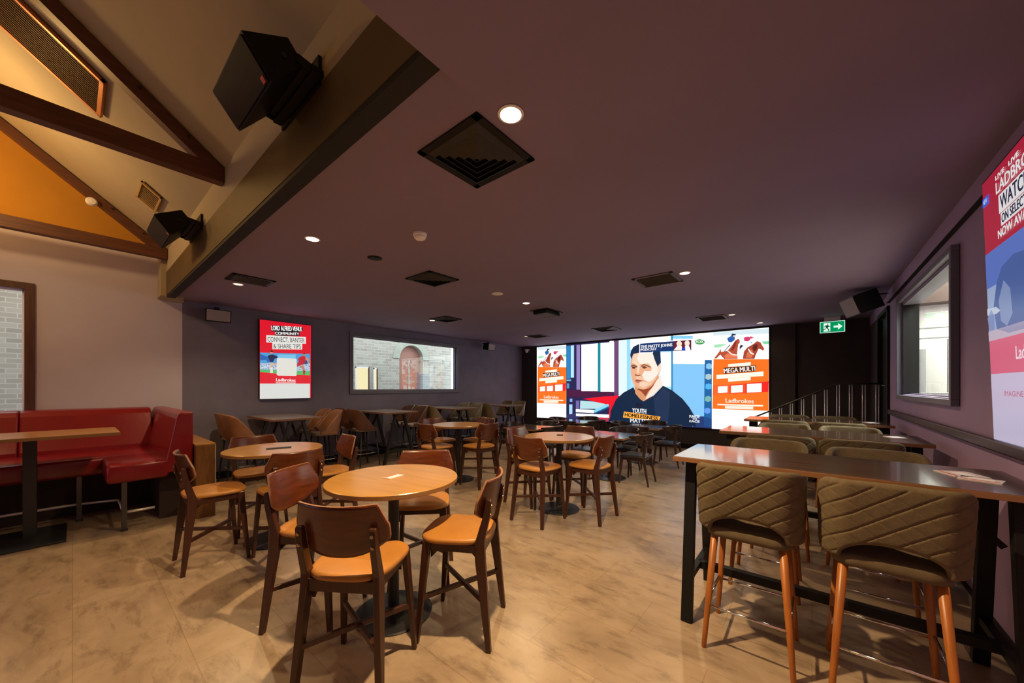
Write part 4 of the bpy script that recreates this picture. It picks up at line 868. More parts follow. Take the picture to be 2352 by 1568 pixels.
# tilted advert screen on the right wall
r = empty('tilted_screen', (0.862, 3.585, 1.25), 0, 'large red advert screen leaning from the mauve right wall at the picture edge', 'screen')
tl = 0.045 / 1.57; PWR, PHR = 0.93, 1.57
def plr(u, v, d): return (-0.005 - d - v * tl, -u, v)
b = MB(); b.prism([(-0.012, -0.012), (PWR + 0.012, -0.012), (PWR + 0.012, PHR + 0.012), (-0.012, PHR + 0.012)], lambda u, v, k: (0.024 - 0.026 * k - v * tl, -u, v), 'black'); b.build('housing', r)
b = MB(); b.bar((0.022 - 1.2 * tl, -0.45, 1.2), (0.03, -0.45, 1.2), 0.2, 0.1, m='black'); b.build('bracket', r)
RP = [(0, 'b4203c', [(0, 1.13), (PWR, 1.13), (PWR, PHR), (0, PHR)]), (0, '9fb0d6', [(0, 0.62), (PWR, 0.62), (PWR, 1.13), (0, 1.13)]),
      (1, '5c78c8', [(0, 0.92), (PWR, 0.92), (PWR, 1.13), (0, 1.13)]), (2, '4a64a4', [(0.13, 0.66), (0.10, 0.80), (0.16, 0.93), (0.24, 1.0), (0.40, 1.03), (0.62, 1.0), (0.72, 0.88), (0.74, 0.70), (0.55, 0.62), (0.3, 0.62)]),
      (3, '8496c4', [(0.20, 0.70), (0.18, 0.82), (0.26, 0.92), (0.34, 0.86), (0.36, 0.72), (0.28, 0.66)]), (3, 'c8d0e4', [(0.0, 0.80), (0.14, 0.79), (0.20, 0.76), (0.14, 0.75), (0.0, 0.76)]),
      (3, '7a8cc0', [(0.02, 0.66), (0.0, 0.74), (0.06, 0.79), (0.11, 0.74), (0.10, 0.66)]), (2, 'c4b4c8', [(0, 0.60), (PWR, 0.60), (PWR, 0.66), (0, 0.66)]),
      (0, 'dc5c80', [(0, 0.40), (PWR, 0.40), (PWR, 0.62), (0, 0.62)]), (0, 'c8c0dc', [(0, 0), (PWR, 0), (PWR, 0.40), (0, 0.40)]),
      (2, '3c64e0', [(0.0, 1.42), (0.10, 1.42), (0.10, 1.475), (0.0, 1.475)]), (2, 'f0eef0', [(0.24, 1.405), (0.80, 1.405), (0.80, 1.30), (0.24, 1.30)]) ,
      (2, 'f0eef0', [(0.26, 1.295), (0.60, 1.295), (0.60, 1.225), (0.26, 1.225)])]
RT = [(4, 'f4f4f4', 'NEW', (0.02, 1.435), (0.08, 1.435), (0.02, 1.462), 0), (4, 'f4f4f4', 'LIVE', (0.22, 1.50), (0.34, 1.50), (0.22, 1.525), 1), (4, 'f4f4f4', 'LIVE', (0.40, 1.50), (0.52, 1.50), (0.40, 1.525), 1),
      (4, 'f4f4f4', 'LADBROKES', (0.22, 1.42), (0.80, 1.42), (0.22, 1.485), 1), (4, '20203c', 'WATCH', (0.27, 1.315), (0.62, 1.315), (0.27, 1.392), 1), (4, '20203c', 'ON SELECT', (0.28, 1.235), (0.58, 1.235), (0.28, 1.285), 1),
      (4, 'f4f4f4', 'NOW AVAILABLE', (0.22, 1.165), (0.80, 1.165), (0.22, 1.212), 1), (4, 'f4dce4', 'Ladbrokes', (0.38, 0.47), (0.72, 0.47), (0.38, 0.54), 1), (4, 'c05880', 'IMAGINE WHAT', (0.20, 0.27), (0.66, 0.27), (0.20, 0.30), 0)]
b = MB(); graphics(b, RP, RT, plr, 0.78, 0.003); b.build('display', r, recalc=False)
# ---------------------------------------------------------------- furniture
def rounded(w, d, r, n=6, squash=1.0):
    pts = []
    for cx_, cy_, a0 in ((w - r, d - r, 0), (-w + r, d - r, 90), (-w + r, -d + r, 180), (w - r, -d + r, 270)):
        for k in range(n + 1):
            a = math.radians(a0 + 90 * k / n); pts.append((cx_ + r * math.cos(a), cy_ + r * math.sin(a)))
    return pts
def cushion(mb, outline, z0, z1, m, ed=0.018, dome=0.008, m_low=None):
    """padded pad with rounded rim: rings of the outline shrunk towards its centre"""
    cx_ = sum(p[0] for p in outline) / len(outline); cy_ = sum(p[1] for p in outline) / len(outline)
    def ring(sc, z): return [(cx_ + (x - cx_) * sc, cy_ + (y - cy_) * sc, z) for x, y in outline]
    s1 = 1 - ed * 4
    rows = [ring(s1 - 0.03, z0), ring(0.985, z0 + 0.004), ring(1.0, z0 + (z1 - z0) * 0.45), ring(0.985, z1 - ed * 0.45), ring(0.955, z1 - ed * 0.12), ring(0.90, z1), ring(0.6, z1 + dome * 0.6), ring(0.3, z1 + dome * 0.9), ring(0.05, z1 + dome)]
    n = len(outline); vs = [p for r in rows for p in r]; fs = []
    for i in range(len(rows) - 1):
        for k in range(n): fs.append((i * n + k, i * n + (k + 1) % n, (i + 1) * n + (k + 1) % n, (i + 1) * n + k))
    fs += [tuple(range(n))[::-1], tuple(range((len(rows) - 1) * n, len(rows) * n))]
    mb._add(vs, fs, m, True)

# --- plywood-backed bar chair (faces +y)
def make_bar_chair():
    r = empty('bar_chair')
    # seat pad: broad front with soft corners, narrower at the back
    out = []
    for k in range(48):
        a = 2 * PI * k / 48; c, s_ = math.cos(a), math.sin(a)
        x = 0.225 * math.copysign(abs(c) ** 0.62, c); y = 0.225 * math.copysign(abs(s_) ** 0.62, s_)
        x *= 1.0 + 0.07 * (y / 0.215)
        out.append((x, y + 0.015))
    b = MB(); cushion(b, out, 0.612, 0.648, 'seat', 0.020, 0.010); b.build('seat', r)
    b = MB()
    b.box(-0.19, 0.19, 0.155, 0.180, 0.565, 0.612, 'walnut_leg', 0.003); b.box(-0.185, 0.185, -0.185, -0.160, 0.550, 0.612, 'walnut_leg', 0.003)
    b.box(-0.195, -0.172, -0.17, 0.17, 0.560, 0.612, 'walnut_leg', 0.003); b.box(0.172, 0.195, -0.17, 0.17, 0.560, 0.612, 'walnut_leg', 0.003)
    for sx in (-1, 1):
        for sy in (-1, 1):
            b.prism([(0, 0), (0.07, 0), (0, -0.07)], (lambda sx, sy: (lambda u, v, k: (sx * (0.172 - 0.02 * k), sy * (0.155 - u), 0.575 + v)))(sx, sy), 'walnut_leg')
    b.build('seat_frame', r)
    for sx in (-1, 1):
        b = MB(); b.bar((sx * 0.188, 0.172, 0.615), (sx * 0.225, 0.225, 0.0), 0.036, 0.052, 0.026, 0.028, 'walnut_leg', bev=0.004); b.build('leg', r)
        # rear leg sweeps up into the stile that carries the back
        b = MB(); w0 = 0.034
        out = [(-0.245, 0.0), (-0.215, 0.0), (-0.140, 0.52), (-0.135, 0.62), (-0.190, 0.80), (-0.205, 0.880), (-0.215, 0.893), (-0.228, 0.893), (-0.238, 0.880), (-0.232, 0.80), (-0.196, 0.64), (-0.200, 0.56)]
        xo = lambda z: 0.225 - 0.037 * min(1, z / 0.6)
        b.prism(out, (lambda sx: (lambda u, v, k: (sx * (xo(v) + (-w0 / 2 + w0 * k)), u, v)))(sx), 'walnut_leg'); o = b.build('leg', r)
        md = o.modifiers.new('bevel', 'BEVEL'); md.width = 0.004; md.segments = 2; md.limit_method = 'ANGLE'
    for a, c in (((-0.213, 0.205), (0.213, -0.205)), ((0.213, 0.205), (-0.213, -0.205))):
        z = 0.25 if a[0] < 0 else 0.258
        b = MB(); b.bar((a[0], a[1], z + 0.02), (c[0], c[1], z + 0.02), 0.030, 0.022, m='walnut_leg', side=(0, 0, 1), bev=0.003); b.build('stretcher', r)
    # curved plywood back
    nu, nv = 28, 12; th_ = 0.013
    def outline(t):                     # half width at height fraction t (0 bottom, 1 top)
        if t > 0.42: return 0.245 - (t - 0.42) / 0.58 * 0.040
        return 0.245
    rows_f, rows_b = [], []
    def zlow(u): return 0.735 + 0.085 * (abs(u) / 0.245) ** 2.6
    def ztop(u): return 1.000 + 0.006 * (u / 0.2) ** 2
    for side in (0, 1):
        rows = []
        for j in range(nv + 1):
            t = j / nv; row = []
            for i in range(nu + 1):
                s_ = -1 + 2 * i / nu
                hw = 0.245 - 0.040 * max(0, (t - 0.38) / 0.62)
                u = s_ * hw
                if t == 0 or t == 1: u *= 0.985
                z = zlow(u) + (ztop(u) - zlow(u)) * t
                y = -0.185 - (z - 0.735) * 0.20 + 0.055 * (u / 0.24) ** 2 * 1.25 - 0.012
                row.append(Vector((u, y - (th_ if side else 0), z)))
            rows.append(row)
        (rows_b if side else rows_f).extend(rows)
    b = MB(); b.grid(rows_f, 'walnut'); b.grid(rows_b, 'walnut')
    loop = lambda R: R[0] + [q[-1] for q in R[1:-1]] + R[-1][::-1] + [q[0] for q in R[1:-1]][::-1]
    la, lb = loop(rows_f), loop(rows_b); n = len(la)
    b._add(la + lb, [(k, (k + 1) % n, n + (k + 1) % n, n + k) for k in range(n)], 'ply_edge', False)
    bmesh.ops.remove_doubles(b.bm, verts=b.bm.verts[:], dist=0.0003)
    o = b.build('backrest', r)
    for sx in (-1, 1):
        for z in (0.80, 0.855):
            b = MB(); b.lathe([(0.009, 0.0), (0.008, 0.004), (0.004, 0.006)], 'brass', 12, T=Matrix.Translation((sx * 0.188, -0.232 - (z - 0.8) * 0.10, z)) @ Matrix.Rotation(PI / 2, 4, 'X')); b.build('bolt', r)
    return r

# --- upholstered shell stool (faces +y); path = horseshoe seen from above
def horseshoe(hw, yb, yf, rc, n):
    pts = []; L1 = yf - (yb + rc)
    for k in range(n): pts.append((-hw, yf - L1 * k / n))
    for k in range(n + 1): a = PI + PI / 2 * k / n; pts.append((-hw + rc + rc * math.cos(a), yb + rc + rc * math.sin(a)))
    for k in range(1, 2 * n): pts.append((-hw + rc + (2 * (hw - rc)) * k / (2 * n), yb))
    for k in range(n + 1): a = -PI / 2 + PI / 2 * k / n; pts.append((hw - rc + rc * math.cos(a), yb + rc + rc * math.sin(a)))
    for k in range(1, n + 1): pts.append((hw, yb + rc + L1 * k / n))
    return pts
def shell(mb, hw, yb, yf, rc, ztop, zlow, th_, lean, m, quilt=0.0, n=22, nt=40):
    P = horseshoe(hw, yb, yf, rc, n)
    S = [0]
    for a, c in zip(P, P[1:]): S.append(S[-1] + math.hypot(c[0] - a[0], c[1] - a[1]))
    T = S[-1]; rows = []
    for i, (x, y) in enumerate(P):
        a = P[max(0, i - 1)]; c = P[min(len(P) - 1, i + 1)]; tx, ty = c[0] - a[0], c[1] - a[1]; l = math.hypot(tx, ty); nx, ny = ty / l, -tx / l   # outward
        s_ = S[i] - T / 2
        zt, zl = ztop(s_, x, y), zlow(s_, x, y); R = th_ / 2; row = []
        def P3(off, z, q=0.0):
            k = lean * (z - 0.72); sc = (1 + 0.0)
            return Vector((x * (1 + 0.10 * (z - 0.72)) + nx * (off + q), y - k * max(0, min(1, (yf - y) / (yf - yb))) + ny * (off + q), z))
        e = min(1.0, min(S[i], T - S[i]) / 0.03); R2 = R * max(0.25, math.sqrt(max(0.0, 1 - (1 - e) ** 2)))
        for j in range(nt + 1):
            z = zl + R2 + (zt - zl - 2 * R2) * j / nt; q = 0.0
            if quilt:
                d1 = ((s_ * 0.80 + (z - 0.9)) / 0.085) % 1.0; d2 = ((s_ * 0.80 - (z - 0.9)) / 0.085) % 1.0
                g = max(math.exp(-(min(d1, 1 - d1) / 0.06) ** 2) * 0.40, math.exp(-(min(d2, 1 - d2) / 0.075) ** 2))
                ed_ = min(1, (zt - z) / 0.04) * min(1, (z - zl) / 0.03) * e
                q = (0.003 - quilt * g) * max(0, ed_)
            row.append(P3(R2, z, q))
        for k in range(1, 7): a_ = PI * k / 7; row.append(P3(R2 * math.cos(a_), zt - R2 + R2 * math.sin(a_)))
        for j in range(7): row.append(P3(-R2, zt - R2 - (zt - zl - 2 * R2) * j / 6))
        for k in range(1, 7): a_ = PI + PI * k / 7; row.append(P3(R2 * math.cos(a_), zl + R2 + R2 * math.sin(a_)))
        rows.append(row)
    nc = len(rows[0]); mb.grid(rows, m, closed_u=True)
    mb._add(rows[0], [tuple(range(nc))], m); mb._add(rows[-1], [tuple(range(nc))], m)

def stool_legs(r, m_leg, foot, top, zt, r0, r1):
    for sx in (-1, 1):
        for sy in (-1, 1):
            b = MB(); b.tube([(sx * top, sy * top * 0.95, zt), (sx * foot, sy * foot, 0.004), (sx * foot, sy * foot, 0.0)], [r0, r1, r1 * 0.9], m_leg, 14); b.build('leg', r)
def make_quilted_stool():
    r = empty('quilted_bar_stool')
    b = MB(); out = rounded(0.213, 0.205, 0.09, 8); cushion(b, [(x, y + 0.0) for x, y in out], 0.675, 0.738, 'quilt_seat', 0.03, 0.012); b.build('seat', r)
    b = MB()
    def ztop(s_, x, y):
        a = abs(s_)
        z = 1.125 - 0.004 * (a / 0.2)
        if a > 0.20: z -= 0.055 * ((a - 0.20) / 0.10) ** 2.2 if a < 0.30 else 0.055 + (a - 0.30) * 0.95
        return max(z, 0.80)
    def zlow(s_, x, y):
        a = abs(s_)
        z = 0.715
        if a < 0.185: z = 0.708 + 0.108 * math.sqrt(max(0, 1 - (a / 0.185) ** 2.4))
        if a > 0.36: z = 0.715 + (a - 0.36) * 0.25
        return z
    shell(b, 0.238, -0.205, 0.11, 0.10, ztop, zlow, 0.042, 0.16, 'quilt', quilt=0.0055, n=44, nt=110); b.build('backrest', r)
    stool_legs(r, 'beech', 0.215, 0.165, 0.70, 0.021, 0.0135)
    f = 0.2
    for p0, p1, z in (((-f, -f), (f, -f), 0.255), ((f, -f), (f, f), 0.275), ((f, f), (-f, f), 0.255), ((-f, f), (-f, -f), 0.275)):
        b = MB(); b.tube([(p0[0], p0[1], z), (p1[0], p1[1], z)], 0.0075, 'chrome', 10); b.build('footrest_bar', r)
    return r
def make_shell_stool(m_shell, label):
    r = empty('shell_bar_stool')
    b = MB(); cushion(b, rounded(0.205, 0.20, 0.08, 6), 0.70, 0.755, 'creamseat', 0.024, 0.01); b.build('seat', r)
    b = MB()
    def ztop(s_, x, y):
        a = abs(s_); z = 1.15
        if a > 0.11: z -= 0.05 * ((a - 0.11) / 0.12) ** 2 if a < 0.23 else 0.05 + (a - 0.23) * 1.6
        return max(z, 0.78)
    def zlow(s_, x, y):
        a = abs(s_)
        return 0.715 + (0.06 * math.sqrt(max(0, 1 - (a / 0.13) ** 2)) if a < 0.13 else 0)
    shell(b, 0.222, -0.200, 0.14, 0.14, ztop, zlow, 0.030, 0.20, m_shell, n=10, nt=12); b.build('backrest', r)
    stool_legs(r, 'black_metal', 0.215, 0.155, 0.705, 0.016, 0.011)
    b = MB(); f = 0.198; b.tube([(-f, -f, 0.27), (f, -f, 0.27), (f, f, 0.27), (-f, f, 0.27)], 0.008, 'chrome', 8, closed=True); b.build('footrest_ring', r)
    return r

# --- low armchair with a bent wooden hoop back (faces +y)
def make_armchair():
    r = empty('hoop_back_chair')
    out = rounded(0.225, 0.215, 0.07, 6); b = MB(); cushion(b, [(x * (1 + 0.08 * y / 0.2), y) for x, y in out], 0.425, 0.468, 'arm_seat', 0.02, 0.010); b.build('seat', r)
    b = MB(); b.box(-0.19, 0.19, -0.175, 0.185, 0.385, 0.425, 'arm_leg', 0.004); b.build('seat_frame', r)
    for sx in (-1, 1):
        b = MB(); b.bar((sx * 0.19, 0.175, 0.43), (sx * 0.225, 0.215, 0), 0.040, 0.040, 0.024, 0.024, 'arm_leg', bev=0.004); b.build('leg', r)
        b = MB(); b.bar((sx * 0.185, -0.165, 0.45), (sx * 0.215, -0.25, 0), 0.034, 0.045, 0.024, 0.024, 'arm_leg', bev=0.004); b.bar((sx * 0.185, -0.165, 0.43), (sx * 0.185, -0.205, 0.745), 0.032, 0.045, 0.03, 0.028, 'arm_leg', bev=0.004); b.build('leg', r)
        for z in (0.665, 0.71):
            b = MB(); b.lathe([(0.008, 0.0), (0.007, 0.004), (0.003, 0.005)], 'brass', 10, T=Matrix.Translation((sx * 0.19, -0.232, z)) @ Matrix.Rotation(PI / 2, 4, 'X')); b.build('bolt', r)
    # hoop: a band, tall behind and tapering to the arms
    b = MB(); rows = []; n = 40
    for i in range(n + 1):
        a = math.radians(-190 + 200 * i / n)            # from the left arm round the back to the right arm
        ex = 0.262; x, y = ex * math.cos(a), -0.005 + 0.235 * math.sin(a)
        f = abs(i / n - 0.5) * 2
        zt_ = 0.815 - 0.03 * f * f; zb_ = 0.575 + 0.185 * min(1, f ** 1.6 * 1.15); hh = max(0.016, (zt_ - zb_) / 2); zc = zt_ - hh; t = 0.011
        nx, ny = math.cos(a), math.sin(a); row = []
        for dz, off in ((-1, t), (1, t), (1, -t), (-1, -t)):
            ln = (dz * hh) * 0.12
            row.append(Vector((x + nx * (off + ln), y + ny * (off + ln), zc + dz * hh)))
        rows.append(row)
    b.grid(rows, 'arm_wood', closed_u=True, smooth=False); b._add(rows[0], [(0, 1, 2, 3)], 'arm_wood'); b._add(rows[-1], [(0, 1, 2, 3)], 'arm_wood'); o = b.build('backrest', r)
    md = o.modifiers.new('bevel', 'BEVEL'); md.width = 0.004; md.segments = 2; md.limit_method = 'ANGLE'
    return r

# --- tables
def make_round_table():
    r = empty('round_table')
    b = MB(); R0 = 0.44
    b.lathe([(R0 - 0.006, 0.908), (R0, 0.912), (R0, 0.936)], 'edge', 72); b.lathe([(R0, 0.9361), (R0 - 0.004, 0.94), (0.2, 0.94), (0.01, 0.94)], 'top', 72); b.build('tabletop', r)
    b = MB(); b.lathe([(0.036, 0.02), (0.036, 0.88)], 'black_metal', 28); b.build('pedestal', r)
    b = MB(); b.lathe([(0.26, 0.0), (0.262, 0.006), (0.255, 0.013), (0.09, 0.024), (0.045, 0.030), (0.037, 0.05)], 'black_metal', 56); b.build('base', r)
    b = MB(); b.box(-0.22, 0.22, -0.025, 0.025, 0.88, 0.908, 'black_metal'); b.box(-0.025, 0.025, -0.22, 0.22, 0.881, 0.907, 'black_metal'); b.build('top_bracket', r)
    return r
def make_low_table():
    r = empty('square_table')
    b = MB(); b.box(-0.4, 0.4, -0.4, 0.4, 0.722, 0.746, 'edge', 0.002); b.box(-0.397, 0.397, -0.397, 0.397, 0.744, 0.75, 'ftop', 0.002); b.build('tabletop', r)
    b = MB(); b.lathe([(0.036, 0.02), (0.036, 0.70)], 'black_metal', 24); b.build('pedestal', r)
    b = MB(); b.lathe([(0.27, 0.0), (0.272, 0.006), (0.262, 0.013), (0.09, 0.022), (0.037, 0.045)], 'black_metal', 48); b.build('base', r)
    b = MB(); b.box(-0.22, 0.22, -0.025, 0.025, 0.70, 0.722, 'black_metal'); b.build('top_bracket', r)
    return r
def make_bench_table(L, Wd, zt, m_top, m_edge, splay_top, splay_foot, inset, name='high_bench_table', legw=0.065, frame='black'):
    """long high table, x along its length, origin at its middle"""
    r = empty(name)
    b = MB(); b.box(-L / 2, L / 2, -Wd / 2, Wd / 2, zt - 0.032, zt - 0.003, m_edge, 0.002); b.box(-L / 2 + 0.002, L / 2 - 0.002, -Wd / 2 + 0.002, Wd / 2 - 0.002, zt - 0.004, zt, m_top, 0.0015); b.build('tabletop', r)
    for sx in (-1, 1):
        x = sx * (L / 2 - inset)
        for sy in (-1, 1):
            b = MB(); b.bar((x, sy * splay_top, zt - 0.032), (x, sy * splay_foot, 0), legw, legw * 0.9, legw, legw * 0.9, frame, bev=0.003); b.build('leg', r)
        yy = splay_top + (splay_foot - splay_top) * (1 - 0.27 / zt)
        b = MB(); b.box(x - 0.02, x + 0.02, -yy, yy, 0.25, 0.29, frame); b.build('cross_rail', r)
        b = MB(); b.box(x - 0.025, x + 0.025, -splay_top - 0.05, splay_top + 0.05, zt - 0.06, zt - 0.032, frame); b.build('top_rail', r)
        b = MB(); b.bar((x, 0, zt - 0.33), (x - sx * 0.26, 0, zt - 0.045), 0.03, 0.03, m=frame, side=(0, 1, 0)); b.build('brace', r)
    b = MB(); xe = L / 2 - inset; b.box(-xe, xe, -0.025, 0.025, 0.235, 0.290, frame, 0.003); b.build('footrest', r)
    return r

# ================================================================ placing
# four round tables with four bar chairs each
chair0 = make_bar_chair(); table0 = make_round_table(); index_kids()
used = set()
def put(proto, x, y, rz, label, cat, group=None, z=0.0):
    o = proto if proto.name not in used else copy_tree(proto)
    used.add(proto.name)
    o.location = (x, y, z); o.rotation_euler = (0, 0, rz); tag(o, label, cat, group); return o
def face(dx, dy): return math.atan2(dy, dx) - PI / 2
TG = 'round honey-topped bar tables'
put(table0, -2.254, 1.43, 0.2, 'round honey-coloured bar table nearest the camera with a white card on it', 'table', TG)
put(table0, -4.29, 1.334, 0.0, 'round honey-coloured bar table beside the red corner bench', 'table', TG)
put(table0, -4.65, 4.20, 0.0, 'round honey-coloured bar table farthest back, towards the long left window', 'table', TG)
put(table0, -2.525, 4.01, 0.0, 'round bar table in the middle, reflecting the big screen', 'table', TG)
CG = 'plywood-backed bar chairs round the round tables'
CH = [
 (-1.905, 1.000, face(-0.557, 0.83), 'walnut plywood bar chair nearest the camera, its back turned to it'),
 (-2.640, 1.085, face(0.82, 0.57), 'plywood bar chair at the nearest round table with a purple sheen on its back'),
 (-2.515, 1.87, face(0.72, -0.70), 'plywood bar chair on the far side of the nearest round table'),
 (-1.79, 1.655, face(-0.87, -0.497), 'plywood bar chair right of the nearest round table, seat half in shadow'),
 (-4.235, 0.815, face(0.02, 1.0), 'plywood bar chair standing alone in front of the red bench, seen from its side'),
 (-3.745, 1.285, face(-1.0, 0.0), 'plywood bar chair on the near side of the table by the red bench'),
 (-4.80, 1.33, face(1.0, -0.05), 'plywood bar chair behind the table by the red bench, facing the camera'),
 (-4.22, 1.86, face(-0.1, -1.0), 'plywood bar chair with a bright orange back right of the table by the red bench'),
 (-4.63, 3.70, face(0.05, 1.0), 'front left bar chair of the farthest round table'),
 (-4.13, 4.19, face(-1.0, 0.05), 'front right bar chair of the farthest round table, back to the camera'),
 (-5.14, 4.20, face(1.0, 0.0), 'rear left bar chair of the farthest round table, facing the camera'),
 (-4.66, 4.68, face(0.0, -1.0), 'rear right bar chair of the farthest round table, facing the camera'),
 (-2.51, 3.53, face(0.03, 1.0), 'front left bar chair of the middle round table'),
 (-2.07, 4.02, face(-1.0, 0.02), 'front right bar chair of the middle round table, seat lit from above'),
 (-2.58, 4.50, face(0.08, -1.0), 'rear bar chair of the middle round table, back seen above the tabletop'),
 (-3.01, 3.99, face(1.0, 0.0), 'left bar chair of the middle round table, edge of its back lit pink')]
for x, y, rz, l in CH: put(chair0, x, y, rz, l, 'chair', CG)

# square low tables with hoop-backed chairs before the screen
arm0 = make_armchair(); low0 = make_low_table(); index_kids()
LT = [(-4.50, 6.05, 'low square table left of the middle, reflecting pink light', 'left front low table'), (-4.42, 7.80, 'low square table farthest back, just before the left part of the big screen', 'left rear low table'),
      (-2.71, 5.95, 'low square table with a grey-blue sheen behind the middle round table', 'right front low table'), (-2.72, 7.67, 'low square table nearest the right part of the big screen, pinkish top', 'right rear low table')]
for x, y, l, w in LT:
    put(low0, x, y, 0, l, 'table', 'square low tables before the screen')
    for dx, dy, sd in ((0.47, 0.0, 'right'), (-0.47, 0.0, 'left'), (0.0, 0.60, 'screen'), (0.0, -0.50, 'camera')):
        if sd == 'camera' and y < 7: continue
        put(arm0, x + dx * (1.0 if dx else 1), y + dy, face(-dx, -dy) + 0.06 * math.sin(x * 7 + dy * 5 + dx * 3), 'dark hoop-backed chair on the %s side of the %s' % (sd, w), 'chair', 'dark hoop-backed low chairs')

# long high tables against the right wall, four quilted stools each
bt0 = make_bench_table(1.56, 0.70, 1.10, 'dtop', 'dedge', 0.20, 0.335, 0.085)
qs0 = make_quilted_stool(); index_kids()
names = ['nearest', 'middle', 'farthest']
for i, (y, xo) in enumerate(((2.97, 0.045), (4.83, 0.0), (6.70, 0.0))):
    put(bt0, 0.0 + xo, y, 0, 'long dark oak high table against the right wall, %s the camera' % ('nearest' if i == 0 else 'second from' if i == 1 else 'farthest from'), 'table', 'long high tables along the right wall')
QG = 'taupe quilted bar stools'
QS = [(-0.29, 2.65, 0, 'quilted taupe bar stool in front of the nearest long table, left of the pair'), (0.29, 2.67, 0, 'quilted taupe bar stool in front of the nearest long table, right of the pair'),
      (-0.29, 3.56, PI, 'quilted stool behind the nearest long table, left one, only its top edge showing'), (0.34, 3.42, PI, 'quilted stool behind the nearest long table, right one, only its top edge showing'),
      (-0.24, 4.44, 0, 'dark-looking quilted stool before the middle long table, left of the pair'), (0.32, 4.46, 0, 'dark-looking quilted stool before the middle long table, right of the pair'),
      (-0.27, 5.36, PI, 'quilted stool behind the middle long table, left of the pair'), (0.32, 5.36, PI, 'quilted stool behind the middle long table, right of the pair'),
      (-0.30, 6.40, 0, 'quilted stool before the farthest long table, left of the pair'), (0.26, 6.40, 0, 'quilted stool before the farthest long table, right of the pair'),
      (-0.29, 7.18, PI, 'light-topped quilted stool behind the farthest long table, left of the pair'), (0.26, 7.20, PI, 'light-topped quilted stool behind the farthest long table, right of the pair')]
for x, y, rz, l in QS: put(qs0, x, y, rz, l, 'bar stool', QG)

# high tables against the left wall, four shell stools each
lt0 = make_bench_table(1.30, 0.76, 1.06, 'gtop', 'dedge', 0.09, 0.36, 0.11, 'trestle_table', 0.055, 'black_metal'); index_kids()
sh = {'tan': make_shell_stool('shell_lit_tan', ''), 'brown': make_shell_stool('brownshell', ''), 'olive': make_shell_stool('shell_lit_olive', '')}; index_kids()
TLs = [(2.37, 'tan', 'under the red poster screen'), (4.33, 'brown', 'under the long window'), (6.12, 'olive', 'past the window middle'), (7.98, 'olive', 'in the far left corner')]
ordn = ['first', 'second', 'third', 'last']
for i, (y, c, wh) in enumerate(TLs):
    put(lt0, -7.14, y, 0, 'high trestle table %s, pale oak top' % wh, 'table', 'trestle tables along the left wall')
    for dx, nm in ((-6.93, 'aisle'), (-7.42, 'wall')):
        put(sh[c], dx, y - 0.60, 0.05, '%s shell stool, bench side of the table %s, %s end' % (c, wh, nm), 'bar stool', 'shell bar stools along the left wall')
        put(sh[c], dx, y + 0.575, PI - 0.05, '%s shell stool, screen side of the table %s, %s end' % (c, wh, nm), 'bar stool', 'shell bar stools along the left wall')

# red corner bench and its table
r = empty('corner_bench', (-7.0, 0.3, 0), 0, 'long red vinyl corner bench with high back on chrome legs', 'bench')
def L(x, y): return (x + 7.0, y - 0.3)
def wbox(mb, x0, x1, y0, y1, z0, z1, m, bev=0.0): mb.box(x0 + 7.0, x1 + 7.0, y0 - 0.3, y1 - 0.3, z0, z1, m, bev)
for (y0, y1) in ((-2.55, -0.42), (-0.415, 0.74)):
    b = MB(); prof = [(-7.84, 0.60), (-7.30, 0.60), (-7.32, 0.78), (-7.50, 1.20), (-7.56, 1.262), (-7.62, 1.275), (-7.84, 1.275)]
    b.prism(prof, (lambda y0, y1: (lambda u, v, k: (u + 7.0, (y0 + (y1 - y0) * k) - 0.3, v)))(y0, y1), 'red'); o = b.build('back_cushion', r)
    md = o.modifiers.new('bevel', 'BEVEL'); md.width = 0.018; md.segments = 3; md.limit_method = 'ANGLE'
    for f in o.data.polygons: f.use_smooth = False
b = MB(); prof = [(0.93, 0.58), (0.66, 0.58), (0.70, 0.78), (0.775, 1.20), (0.80, 1.262), (0.83, 1.275), (0.93, 1.275)]
b.prism(prof, lambda u, v, k: ((-7.84 + 2.09 * k) + 7.0, u - 0.3, v), 'red'); o = b.build('end_back_cushion', r); md = o.modifiers.new('bevel', 'BEVEL'); md.width = 0.018; md.segments = 3; md.limit_method = 'ANGLE'
b = MB(); wbox(b, -7.45, -6.52, -2.55, 0.74, 0.53, 0.735, 'red', 0.035); o = b.build('seat_cushion', r); smooth_angle(o, 50)
b = MB(); wbox(b, -6.53, -5.75, 0.225, 0.72, 0.53, 0.74, 'red', 0.038); o = b.build('end_seat_cushion', r); smooth_angle(o, 50)
b = MB(); wbox(b, -7.84, -6.95, -2.55, 0.9, 0.0, 0.55, 'bench_base'); wbox(b, -7.0, -6.0, 0.66, 0.92, 0.0, 0.60, 'bench_base'); b.build('bench_base', r)
for x, y in ((-5.80, 0.36), (-6.63, 0.05), (-6.63, -0.75), (-6.63, -1.95)):
    lx, ly = L(x, y); b = MB(); b.box(lx - 0.022, lx + 0.022, ly - 0.022, ly + 0.022, 0.02, 0.54, 'leg_steel', 0.003); b.lathe([(0.03, 0), (0.03, 0.02)], 'leg_steel', 16, c=(lx, ly)); b.build('leg', r)
b = MB(); b.tube([(*L(-5.80, 0.36), 0.20), (*L(-5.80, 0.60), 0.20)], 0.015, 'steel', 10); b.tube([(*L(-5.80, 0.36), 0.20), (*L(-6.5, 0.36), 0.20), (*L(-6.63, 0.05), 0.20), (*L(-6.63, -2.4), 0.20)], 0.015, 'steel', 10); b.build('footrest', r)
r = empty('bench_end_box', (-6.75, 1.02, 0), 0, 'brown veneered box divider behind the end of the red bench', 'divider')
